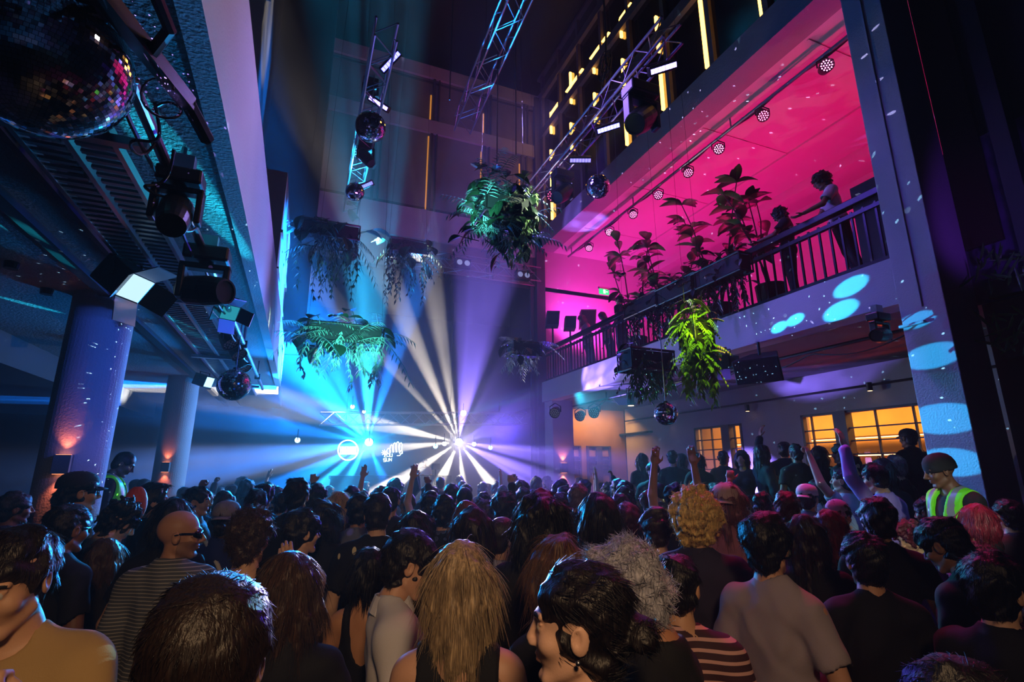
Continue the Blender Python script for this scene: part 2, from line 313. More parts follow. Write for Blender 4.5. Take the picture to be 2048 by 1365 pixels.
# ================================================================== PEOPLE: smooth distance fields meshed by surface nets
def rotm(yaw, pitch, roll):    # yaw turns left (+), pitch nods down (+), roll tips to the right (+), degrees
    a, b, c = (math.radians(v) for v in (yaw, -pitch, roll))
    Rz = np.array([[math.cos(a), -math.sin(a), 0], [math.sin(a), math.cos(a), 0], [0, 0, 1]])
    Rx = np.array([[1, 0, 0], [0, math.cos(b), -math.sin(b)], [0, math.sin(b), math.cos(b)]])
    Ry = np.array([[math.cos(c), 0, math.sin(c)], [0, 1, 0], [-math.sin(c), 0, math.cos(c)]])
    return Rz @ Rx @ Ry
class Field:
    def __init__(s, xs, ys, zs):
        s.ax = [np.array(a, np.float32) for a in (xs, ys, zs)]
        s.d = np.full([len(a) for a in s.ax], .06, np.float32)
    def sub(s, lo, hi):
        sl = tuple(slice(int(np.searchsorted(a, l)), int(np.searchsorted(a, h))) for a, l, h in zip(s.ax, lo, hi))
        g = [a[q] for a, q in zip(s.ax, sl)]
        return sl, g[0][:, None, None], g[1][None, :, None], g[2][None, None, :]
    def comb(s, sl, d, k, op):
        c = s.d[sl]
        if op == 'u':
            h = np.clip(.5 + .5 * (c - d) / k, 0, 1); s.d[sl] = c * (1 - h) + d * h - k * h * (1 - h)
        elif op == 's':
            h = np.clip(.5 - .5 * (c + d) / k, 0, 1); s.d[sl] = c * (1 - h) - d * h + k * h * (1 - h)
    def cap(s, a, b, ra, rb=None, k=.02, op='u', T=None, inf=0, flat=None):
        rb = ra if rb is None else rb; ra += inf; rb += inf
        a = np.array(a, float); b = np.array(b, float)
        if T is not None: a = T[0] @ a + T[1]; b = T[0] @ b + T[1]
        m = max(ra, rb) + .06
        sl, X, Y, Z = s.sub(np.minimum(a, b) - m, np.maximum(a, b) + m)
        if 0 in s.d[sl].shape: return
        ab = b - a; L = ab @ ab + 1e-9
        t = np.clip(((X - a[0]) * ab[0] + (Y - a[1]) * ab[1] + (Z - a[2]) * ab[2]) / L, 0, 1)
        dx, dy, dz = X - a[0] - t * ab[0], Y - a[1] - t * ab[1], Z - a[2] - t * ab[2]
        if flat is not None: dy = dy * flat
        s.comb(sl, np.sqrt(dx * dx + dy * dy + dz * dz) - (ra + (rb - ra) * t), k, op)
    def ell(s, c, r, k=.02, op='u', T=None, inf=0, R=None):
        c = np.array(c, float); r = np.array(r, float) + inf; Rm = np.eye(3) if R is None else R
        if T is not None: c = T[0] @ c + T[1]; Rm = T[0] @ Rm
        m = (np.abs(Rm) @ r) + .06
        sl, X, Y, Z = s.sub(c - m, c + m)
        if 0 in s.d[sl].shape: return
        dx, dy, dz = X - c[0], Y - c[1], Z - c[2]
        q = [(dx * Rm[0, i] + dy * Rm[1, i] + dz * Rm[2, i]) for i in range(3)]
        k0 = np.sqrt(sum((q[i] / r[i]) ** 2 for i in range(3))); k1 = np.sqrt(sum((q[i] / r[i] ** 2) ** 2 for i in range(3))) + 1e-6
        s.comb(sl, k0 * (k0 - 1) / k1, k, op)
    def plane(s, n, c, T=None, op='s', k=.006):     # subtract the half space n.p > c
        n = np.array(n, float)
        if T is not None: n2 = T[0] @ n; c = c + n2 @ T[1]; n = n2
        d = -(s.ax[0][:, None, None] * n[0] + s.ax[1][None, :, None] * n[1] + s.ax[2][None, None, :] * n[2] - c)
        s.comb((slice(None),) * 3, d, k, 's')
    def noise(s, amp, f, seed=0, stretch=(1, 1, 1)):
        r = np.random.RandomState(seed); X, Y, Z = s.ax[0][:, None, None], s.ax[1][None, :, None], s.ax[2][None, None, :]
        for o in range(3):
            ph = r.rand(6) * 7; v = r.normal(size=(2, 3)) ; v /= np.linalg.norm(v, axis=1)[:, None]
            g = f * (1.7 ** o)
            for q in range(2):
                w = v[q] * np.array(stretch)
                s.d += amp * .6 ** o * np.sin(g * (w[0] * X + w[1] * Y + w[2] * Z) + ph[q] + 1.5 * np.sin(g * .6 * (w[1] * X - w[0] * Z + w[2] * Y) + ph[q + 3])).astype(np.float32)
    def mesh(s):
        d = s.d; d[0] = d[-1] = .05; d[:, 0] = d[:, -1] = .05; d[:, :, 0] = d[:, :, -1] = .05
        neg = d < 0; A = [neg[i:neg.shape[0] - 1 + i, j:neg.shape[1] - 1 + j, k:neg.shape[2] - 1 + k] for i in (0, 1) for j in (0, 1) for k in (0, 1)]
        cnt = sum(a.astype(np.int8) for a in A); act = (cnt > 0) & (cnt < 8)
        I = np.argwhere(act); ids = np.full(act.shape, -1, np.int32); ids[act] = np.arange(len(I))
        acc = np.zeros((len(I), 3)); n = np.zeros(len(I))
        C = [(i, j, k) for i in (0, 1) for j in (0, 1) for k in (0, 1)]
        val = {c: d[I[:, 0] + c[0], I[:, 1] + c[1], I[:, 2] + c[2]] for c in C}
        for a in C:
            for x in range(3):
                if a[x] == 0:
                    b = list(a); b[x] = 1; b = tuple(b); va, vb = val[a], val[b]
                    m = (va < 0) != (vb < 0); t = np.where(m, va / np.where(m, va - vb, 1), 0)
                    p = np.array(a, float)[None, :].repeat(len(I), 0); p[:, x] += t
                    acc[m] += p[m]; n[m] += 1
        P = I + acc / n[:, None]
        V = np.stack([np.interp(P[:, x], np.arange(len(s.ax[x])), s.ax[x]) for x in range(3)], 1)
        Fs = []
        for x in range(3):
            y, z = (x + 1) % 3, (x + 2) % 3
            sl0 = [slice(None)] * 3; sl1 = [slice(None)] * 3; sl0[x] = slice(0, -1); sl1[x] = slice(1, None)
            ch = neg[tuple(sl0)] != neg[tuple(sl1)]; E = np.argwhere(ch)
            ok = (E[:, y] > 0) & (E[:, z] > 0) & (E[:, y] < d.shape[y] - 1) & (E[:, z] < d.shape[z] - 1); E = E[ok]
            q = []
            for (dy, dz) in ((-1, -1), (0, -1), (0, 0), (-1, 0)):
                e = E.copy(); e[:, y] += dy; e[:, z] += dz; q.append(ids[e[:, 0], e[:, 1], e[:, 2]])
            q = np.stack(q, 1); fl = ~neg[E[:, 0], E[:, 1], E[:, 2]]; q[fl] = q[fl][:, ::-1]
            Fs.append(q)
        return V, np.concatenate(Fs)
def raw_mesh(name, V, F, mats, mi=None):
    me = bpy.data.meshes.new(name); me.vertices.add(len(V)); me.vertices.foreach_set('co', np.asarray(V, np.float32).ravel())
    nf = len(F); k = F.shape[1]; me.loops.add(nf * k); me.loops.foreach_set('vertex_index', F.astype(np.int32).ravel())
    me.polygons.add(nf); me.polygons.foreach_set('loop_start', np.arange(0, nf * k, k, dtype=np.int32))
    for m in mats: me.materials.append(m)
    if mi is not None: me.polygons.foreach_set('material_index', mi.astype(np.int32))
    me.update(calc_edges=True); me.shade_smooth(); return me
def axis(lo, hi, step, fine):      # grid coordinates with finer steps inside the given intervals
    out = [lo]
    while out[-1] < hi:
        x = out[-1]; st = step
        for a, b, f in fine:
            if a <= x <= b: st = min(st, f)
            elif x < a: st = min(st, max(f, (a - x) * .5))
        out.append(x + st)
    return out
NP = (0, -.02, 1.485)             # neck pivot
def head_T(sp): 
    R = rotm(sp.get('hy', 0), sp.get('hp', 0), sp.get('hr', 0))
    return (R, np.array(NP) + R @ np.array([0, .02, .14]))
ARMS = dict(down=((.235, -.03, 1.13), (.25, .05, .88)), front=((.235, .0, 1.13), (.10, .22, 1.16)), up=((.27, .08, 1.66), (.22, .12, 1.92)),
            fist=((.33, .06, 1.60), (.30, .14, 1.86)), rail=((.24, .16, 1.18), (.20, .42, 1.14)), phone=((.24, .06, 1.14), (.08, .27, 1.34)), face=((.25, .08, 1.16), (.09, .19, 1.46)),
            high=((.2, .1, 1.69), (.16, .12, 1.96)), side=((.33, -.02, 1.17), (.42, .12, .95)), brow=((.29, .14, 1.2), (.16, .1, 1.5)))
def add_head(f, T, sp, res):
    fe = sp.get('fem', 0)
    f.ell((0, -.012, .035), (.074, .094, .086), .02, T=T)
    f.ell((0, .03, -.03), (.056 - .003 * fe, .062, .078), .03, T=T)
    f.cap((-.02, .066, -.1), (.02, .066, -.1), .013 - .002 * fe, k=.018, T=T); f.ell((0, .076, -.1), (.015, .012, .013), .012, T=T)
    for s in (-1, 1):
        f.cap((s * .05, .0, -.066), (s * .026, .06, -.098), .012 - .003 * fe, k=.02, T=T)
        f.ell((s * .042, .058, -.028), (.02, .022, .02), .02, T=T)
        if res < .008:
            f.cap((s * .012, .088, .024), (s * .046, .072, .026), .008, k=.012, T=T)
            f.ell((s * .031, .096, .004), (.017, .017, .011), .012, 's', T=T)
            f.ell((s * .031, .073, .003), (.0125, .0125, .0125), .003, T=T)
            f.cap((s * .018, .082, .0115), (s * .045, .074, .0105), .0035, k=.004, T=T)
            f.ell((s * .012, .097, -.034), (.008, .011, .007), .008, T=T)
        f.ell((s * .077, -.012, -.008), (.008, .02, .03), .006, T=T, R=rotm(-s * 14, 0, s * 6))
        if res < .006:
            f.ell((s * .086, -.008, -.004), (.007, .010, .017), .004, 's', T=T)
    if res < .012:
        f.cap((0, .088, .016), (0, .112 - .006 * fe, -.026), .006, .0105 - .002 * fe, k=.012, T=T)
    if res < .008:
        f.ell((0, .0835, -.0555), (.02, .012, .0055), .006, T=T); f.ell((0, .0825, -.067), (.017, .012, .0065), .006, T=T)
        f.cap((-.019, .0965, -.061), (.019, .0965, -.061), .003, k=.003, op='s', T=T)
def torso(f, sp, inf=0, k=.05, neck=True, low=.8):
    fe = sp.get('fem', 0); w = sp.get('wide', 1.0) * (1 - .1 * fe)
    f.ell((0, 0, .96), (.165 + .01 * fe, .11, .14), k, inf=inf)
    f.ell((0, .005, 1.12), ((.128 - .012 * fe) * w, .092, .16), k, inf=inf)
    f.ell((0, .0, 1.28), (.152 * w, .105, .165), k, inf=inf)
    f.cap((-.14 * w, -.02, 1.385), (.14 * w, -.02, 1.385), .06, k=k, inf=inf)
    for s in (-1, 1):
        f.cap((s * .03, -.03, 1.455), (s * .13 * w, -.025, 1.405), .04, .046, k=.03, inf=inf)
        if fe: f.ell((s * .07, .085, 1.27), (.06, .05, .06), .03, inf=inf)
def arm_pts(sp, s):
    w = sp.get('wide', 1.0) * (1 - .1 * sp.get('fem', 0))
    pose = sp.get('armR' if s > 0 else 'armL', 'down'); e, h = ARMS[pose] if isinstance(pose, str) else pose
    sh = np.array((s * .168 * w, -.02, 1.385)); e = np.array((s * e[0], e[1], e[2])); h = np.array((s * h[0], h[1], h[2]))
    e = sh + (e - sh) / np.linalg.norm(e - sh) * .285; h = e + (h - e) / np.linalg.norm(h - e) * .255
    return sh, e, h, pose
def hand(f, h, e, s, pose, res):
    d = (h - e) / np.linalg.norm(h - e); side = np.cross(d, [0, 1, 0] if abs(d[2]) > .6 else [0, 0, 1]); side = side / np.linalg.norm(side); nrm = np.cross(side, d)
    R = np.stack([side, nrm, d], 1)
    f.ell(h + d * .055, (.042, .017, .05), .015, R=R)
    if res > .016: f.ell(h + d * .12, (.036, .014, .05), .02, R=R); return
    fist = pose in ('fist', 'phone', 'face')
    for i in range(4):
        o = side * (-.03 + .02 * i); b = h + d * .095 + o; L = (.036, .042, .04, .031)[i]
        if fist:
            p1 = b + d * L * .4 + nrm * L * .6; p2 = p1 - d * L * .5 + nrm * L * .55; p3 = p2 - d * L * .6 - nrm * L * .2
        else:
            p1 = b + d * L + nrm * .006; p2 = p1 + d * L * .65 + nrm * .014; p3 = p2 + d * L * .45 + nrm * .018
        f.cap(b, p1, .0095, .009, k=.006); f.cap(p1, p2, .009, .0085, k=.004); f.cap(p2, p3, .0085, .0075, k=.004)
    b = h + d * .03 + side * (-.034) ; p1 = b + d * .03 - side * .026 + nrm * .012; p2 = p1 + d * .032 - side * .004 + nrm * .014
    f.cap(b, p1, .0125, .011, k=.01); f.cap(p1, p2, .011, .009, k=.005)
def legs(f, sp, inf=0, k=.03, feet=True):
    for s in (-1, 1):
        f.cap((s * .085, 0, .9), (s * .095, .01, .5), .085, .058, k=k, inf=inf)
        f.cap((s * .095, .01, .5), (s * .1, -.02, .1), .056, .04, k=k, inf=inf)
        if feet: f.cap((s * .1, -.03, .045), (s * .115, .13, .04), .042, .036, k=k)
def grid(sp, res, lo=(-.5, -.32, -.02), hi=(.5, .5, 1.8), fine=True, hands=False):
    T = head_T(sp); c = T[1]; hf = sp.get('hres', res)
    fx = [(c[0] - .12, c[0] + .12, hf)]; fy = [(c[1] - .13, c[1] + .15, hf)]; fz = [(c[2] - .16, c[2] + .15, hf)]
    if not fine: fx = fy = fz = []
    if hands and sp.get('handres'):
        for s in (-1, 1):
            sh, e, h, pose = arm_pts(sp, s)
            if pose in ('down', 'side'): continue
            q = h + (h - e) / np.linalg.norm(h - e) * .07
            fx.append((q[0] - .1, q[0] + .1, sp['handres'])); fy.append((q[1] - .1, q[1] + .1, sp['handres'])); fz.append((q[2] - .12, q[2] + .12, sp['handres']))
    hi = list(hi)
    for s in (-1, 1):
        sh, e, h, pose = arm_pts(sp, s); hi[2] = max(hi[2], h[2] + .26, c[2] + .17) if hands or fine else hi[2]; hi[1] = max(hi[1], h[1] + .24)
    return [axis(lo[i], hi[i], res, q) for i, q in enumerate((fx, fy, fz))]
def body_mesh(sp, res):
    f = Field(*grid(sp, res, hands=True)); T = head_T(sp); hf = sp.get('hres', res)
    torso(f, sp)
    f.cap(NP, T[0] @ np.array((0, -.015, -.06)) + T[1], .053 - .008 * sp.get('fem', 0), .048 - .007 * sp.get('fem', 0), k=.016)
    f.cap((0, -.03, 1.41), NP, .066, .053 - .007 * sp.get('fem', 0), k=.03)
    for s in (-1, 1):
        sh, e, h, pose = arm_pts(sp, s); th = 1 - .15 * sp.get('fem', 0)
        f.cap(sh, e, .048 * th, .038 * th, k=.03); f.cap(e, h, .041 * th, .028 * th, k=.015)
        hand(f, h, e, s, pose, sp.get('handres', res))
    legs(f, sp); add_head(f, T, sp, hf)
    V, F = f.mesh()
    c = (V[F].mean(1) - T[1]) @ T[0]; mi = np.zeros(len(F), int)
    if hf < .008:
        ax = np.abs(c[:, 0])
        mi[(np.hypot(ax - .031, c[:, 2] - .003) < .0105) & (c[:, 1] > .0765)] = 1
        mi[(np.hypot(ax - .031, c[:, 2] - .003) < .0062) & (c[:, 1] > .0765)] = 3
        mi[(ax < .021) & (c[:, 2] < -.05) & (c[:, 2] > -.0755) & (c[:, 1] > .086)] = 2                # lips
        mi[(ax > .013) & (ax < .05) & (np.abs(c[:, 2] - .026 + (ax - .03) ** 2 * 8) < .0055) & (c[:, 1] > .06)] = 3   # brows
        if sp.get('tache'): mi[(ax < .03) & (c[:, 2] > -.053 - ax * .3) & (c[:, 2] < -.041) & (c[:, 1] > .082)] = 3
        if sp.get('beard'): mi[(c[:, 2] < -.045 + .55 * np.clip(ax - .03, 0, 1)) & (c[:, 2] > -.135) & (c[:, 1] > -.005 ) & (mi == 0)] = 4
    mi[V[F].mean(1)[:, 2] < .1] = 3
    return V, F, mi
def shirt_mesh(sp, res):
    kind = sp.get('top', 'tee'); res = max(res, .007)
    f = Field(*grid(sp, res, lo=(-.5, -.3, .7), hi=(.5, .45, 1.56), fine=False, hands=kind in ('long', 'jacket', 'shirt')))
    inf = {'jacket': .026, 'shirt': .016, 'long': .014}.get(kind, .0145) + sp.get('loose', 0)
    torso(f, sp, inf=inf, k=.05)
    if kind not in ('tank', 'strap'): f.cap((0, -.03, 1.41), (0, -.026, 1.465), .066, .057, k=.03, inf=inf)
    if kind not in ('tank', 'strap'):
        for s in (-1, 1):
            sh, e, h, pose = arm_pts(sp, s)
            if kind == 'tee': f.cap(sh, sh + (e - sh) * .66, .048, .052, k=.03, inf=inf)
            else:
                f.cap(sh, e, .049, .043, k=.03, inf=inf); f.cap(e, e + (h - e) * .9, .043, .034, k=.015, inf=inf)
    if kind == 'tee':
        for s in (-1, 1):
            sh, e, h, pose = arm_pts(sp, s); d = (e - sh) / np.linalg.norm(e - sh); q = sh + d * .185
            f.cap(q + d * .05, q + d * .2, .085, k=.004, op='s')
    f.noise(sp.get('fold', .003 if kind in ('tank', 'strap') else .0045), 24, sp.get('seed', 1), (1, 1, .45))
    if kind in ('tank', 'strap'):
        for s in (-1, 1):
            f.ell((s * .215, -.02, 1.4), (.1, .3, .17 if kind == 'tank' else .24), .01, 's')
        f.ell((0, .12, 1.46), (.085, .16, .1), .01, 's'); f.ell((0, -.1, 1.5), (.08, .09, .1 if kind == 'tank' else .3), .01, 's')
    else:
        f.ell((0, .045, 1.485), (.064, .085, .05), .006, 's')
        f.cap((0, -.012, 1.54), (0, -.01, 1.66), .068, k=.004, op='s')
        if kind in ('shirt', 'jacket'):
            pass
    f.plane((0, 0, -1), -(sp.get('hem', .86)))
    V, F = f.mesh()
    return V, F
def collar(sp):
    q = MB(); R = []
    for i in range(22):
        a = 2 * PI * i / 22; op = max(0, math.sin(a)) ** 3
        c, s_ = math.sin(a), math.cos(a)
        R.append([(c * .074, -.02 + s_ * .07 + op * .02, 1.44 - op * .02), (c * .066, -.02 + s_ * .067 + op * .015, 1.508 - op * .03), (c * .071, -.02 + s_ * .072 + op * .017, 1.51 - op * .03), (c * .1, -.022 + s_ * .094 + op * .035, 1.45 - op * .07)])
    R.append(R[0]); q.rings(R, close=False, cap=False); return q
def trouser_mesh(sp):
    f = Field(*[axis(l, h, .022, []) for l, h in ((-.26, .26), (-.2, .2), (.04, 1.02))])
    f.ell((0, 0, .92), (.16, .108, .13), .03); legs(f, sp, .016, .02, False); f.plane((0, 0, 1), .94); f.plane((0, 0, -1), -.07)
    return f.mesh()
def hair_mesh(sp, res):
    st = sp['hair']; T = head_T(sp); c = T[1]; L = {'long': .5, 'mid': .34, 'bob': .2, 'wavy': .36}.get(st, .2)
    lo = c - np.array((.2, .22, L)); hi = c + np.array((.2, .2, .24))
    f = Field(*[axis(lo[i], hi[i], res, []) for i in range(3)]); v = sp.get('vol', 0); sd = sp.get('seed', 1)
    th = {'buzz': .003, 'short': .012, 'quiff': .015, 'spiky': .022, 'curly': .03, 'afro': .05, 'bun': .009, 'tail': .009}.get(st, .015) + v
    f.ell((0, -.014, .036), (.0745, .095, .0865), .02, T=T, inf=th)
    if st in ('short', 'buzz', 'quiff', 'spiky', 'bun', 'tail'): f.ell((0, -.045, -.03), (.062, .055, .06), .02, T=T, inf=th * .5)
    if st == 'quiff': f.ell((0, .045, .105), (.055, .05, .028), .03, T=T)
    if st == 'spiky': f.ell((0, .0, .1), (.07, .085, .035), .03, T=T)
    if st == 'curly': f.ell((0, -.02, .05), (.088, .105, .09), .03, T=T); f.ell((0, -.05, -.05), (.08, .055, .07), .03, T=T)
    if st == 'afro': f.ell((0, -.03, .03), (.11, .115, .11), .03, T=T)
    if st in ('bob', 'mid', 'long', 'wavy'):
        z1 = {'bob': -.1, 'mid': -.2, 'long': -.36, 'wavy': -.22}[st]; wd = .02 + (.016 if st == 'wavy' else 0) + v
        Tb = (rotm(sp.get('hy', 0) * .8, 0, 0), T[1]) if st == 'long' or st == 'mid' else T
        for x, y in ((-.066, -.02), (-.045, -.062), (0, -.078), (.045, -.062), (.066, -.02), (-.072, .012), (.072, .012)):
            f.cap((x, y, .04), (x * 1.12, y * 1.1, -.05), .024 + wd * .3, .024 + wd * .4, k=.03, T=T)
            f.cap((x * 1.12, y * 1.1, -.05), (x * {'long': 1.0, 'mid': 1.08}.get(st, 1.2), y * 1.12 - (.012 if z1 < -.15 else 0), z1), .024 + wd * .4, .014, k=.03, T=Tb)
    if st == 'bun': f.ell((0, -.135, .06 + sp.get('bunz', 0)), (.038, .036, .038), .02, T=T)
    if st == 'tail': f.cap((0, -.12, .05), (0, -.15, -.14), .03, .014, k=.02, T=T)
    # hairline: cut away the face, ears stay clear of short hair
    fz = {'buzz': .07}.get(st, .066)
    f.ell((0, .13, -.045), (.069, .082, .13), .01, 's', T=T)
    f.ell((0, .1, -.14), (.075, .09, .1), .01, 's', T=T)
    if st in ('bun', 'tail'): f.ell((0, .14, .005), (.085, .092, .115), .008, 's', T=T)
    if st in ('short', 'buzz', 'quiff', 'spiky', 'bun', 'tail'):
        for s in (-1, 1): f.ell((s * .092, .002, -.036), (.032, .042, .062), .008, 's', T=T); f.ell((s * .085, -.03, -.09), (.03, .05, .07), .008, 's', T=T)
    am = {'buzz': .0008, 'curly': .009, 'afro': .008, 'wavy': .007, 'spiky': .0045, 'quiff': .005}.get(st, .004)
    f.noise(am * sp.get('hn', 1), {'curly': 75, 'afro': 80}.get(st, 60), sd, (1, 1, .35) if st in ('long', 'mid', 'bob', 'wavy') else (1, .7, 1))
    V, F = f.mesh()
    return V, F, T
def add_strands(V, F, T, sp, n, rad):
    r = np.random.RandomState(sp.get('seed', 1)); st = sp['hair']
    if st == 'buzz' or n == 0: return V, F
    cl = (V[F].mean(1) - T[1]) @ T[0]; okf = ~((cl[:, 1] > .05) & (cl[:, 2] < .1)) if st not in ('curly', 'afro') else cl[:, 2] > -9
    if st in ('long', 'mid', 'bob', 'wavy'): okf &= ~((cl[:, 1] > .0) & (cl[:, 2] < .02))
    if st in ('short', 'quiff', 'spiky', 'bun', 'tail'): okf &= ~((np.abs(cl[:, 0]) > .05) & (cl[:, 2] < .035) & (cl[:, 1] > -.055))
    V0, F0 = V, F; F = F[okf]
    A = V[F]; nr = np.cross(A[:, 2] - A[:, 0], A[:, 3] - A[:, 1]); ar = np.linalg.norm(nr, axis=1) + 1e-12; nr /= ar[:, None]
    k = r.choice(len(F), n, p=ar / ar.sum()); p = A[k].mean(1); nn = nr[k]
    loc = (p - T[1]) @ T[0]
    if st in ('long', 'mid', 'bob', 'wavy', 'tail'):
        crown = np.array((0, -.02, .12)); fl = loc - crown; fl[:, 2] = -np.abs(fl[:, 2]) - .06; L = r.uniform(.04, .1, n); lift = .05
    elif st == 'bun': fl = np.array((0, -.14, .05 + sp.get('bunz', 0))) - loc; L = r.uniform(.02, .05, n); lift = .06
    elif st in ('curly', 'afro'): fl = r.normal(size=(n, 3)); L = r.uniform(.012, .03, n); lift = .8
    elif st == 'spiky': fl = loc - np.array((0, -.06, .02)); fl = fl + r.normal(size=(n, 3)) * .05; L = r.uniform(.02, .045, n); lift = .38
    else: fl = loc - np.array((.02, -.05, .13)); fl = fl + np.array((0, .03, 0)) + r.normal(size=(n, 3)) * .02; L = r.uniform(.016, .036, n); lift = .13
    fl = fl @ T[0].T; t = fl - nn * (fl * nn).sum(1)[:, None]; t /= np.linalg.norm(t, axis=1)[:, None] + 1e-9
    t = t + r.normal(size=(n, 3)) * .07; lift = sp.get('lift', lift); lf = lift * r.uniform(.2, 1.3, n) + .05
    m = 5; pts = []
    for i in range(m):
        u = i / (m - 1); bend = u * lf * (1 - .55 * u)
        pts.append(p - nn * .003 + t * (L * u)[:, None] + nn * (L * bend)[:, None] + (np.array((0, 0, -1)) * (L * u * u * .45)[:, None] if st in ('long', 'mid', 'bob', 'wavy') else 0))
    pts = np.stack(pts, 1); b = np.cross(t, nn); b /= np.linalg.norm(b, axis=1)[:, None] + 1e-9
    ring = []
    for i in range(m):
        w = rad * (1 - (i / (m - 1)) ** 2 * .85)
        for a in (0, 2.094, 4.189): ring.append(pts[:, i] + b * (w * math.cos(a)) + nn * (w * math.sin(a)))
    W = np.stack(ring, 1)                                   # n, m*3, 3
    q = []
    for i in range(m - 1):
        for j in range(3): q.append((i * 3 + j, i * 3 + (j + 1) % 3, i * 3 + 3 + (j + 1) % 3, i * 3 + 3 + j))
    Q = (np.array(q)[None] + (np.arange(n) * m * 3)[:, None, None] + len(V)).reshape(-1, 4)
    return np.concatenate([V0, W.reshape(-1, 3)]), np.concatenate([F0, Q])
def skin(c): return mat('skin_' + c, '#' + c, .5, bump=.06, bscale=250, spec=.4)
def lipm(c): v = S(c); return mat('lips_' + c, (v[0] * .8, v[1] * .55, v[2] * .55), .45)
def hairm(c):
    nm = 'hair_' + c
    if nm in MATS: return MATS[nm]
    m = mat(nm, '#' + c, .46, spec=.45); nt = m.node_tree; b = nt.nodes['Principled BSDF']
    tc = nt.nodes.new('ShaderNodeTexCoord'); mp = nt.nodes.new('ShaderNodeMapping'); mp.inputs['Scale'].default_value = (1, 1, .09)
    n = nt.nodes.new('ShaderNodeTexNoise'); n.inputs['Scale'].default_value = 170; n.inputs['Detail'].default_value = 3
    r = nt.nodes.new('ShaderNodeMapRange'); r.inputs[1].default_value = .3; r.inputs[2].default_value = .7; r.inputs[3].default_value = .45; r.inputs[4].default_value = 1.6
    mx = nt.nodes.new('ShaderNodeVectorMath'); mx.operation = 'SCALE'; mx.inputs[0].default_value = S(c)
    bp = nt.nodes.new('ShaderNodeBump'); bp.inputs['Strength'].default_value = .6; bp.inputs['Distance'].default_value = .006
    L = nt.links.new; L(tc.outputs['Object'], mp.inputs[0]); L(mp.outputs[0], n.inputs['Vector']); L(n.outputs['Fac'], r.inputs[0]); L(r.outputs[0], mx.inputs['Scale'])
    L(mx.outputs[0], b.inputs['Base Color']); L(n.outputs['Fac'], bp.inputs['Height']); L(bp.outputs[0], b.inputs['Normal'])
    return m
def cloth(c): return mat('cloth_' + c, '#' + c, .85, bump=.15, bscale=300, var=.08) if not c.startswith('m_') else MATS[c[2:]]
m_eye = mat('eye_white', '#c8c0b8', .2); m_lip = mat('lips', '#8a4a44', .45); m_brow = mat('brow_and_shoe', '#120c0a', .7)
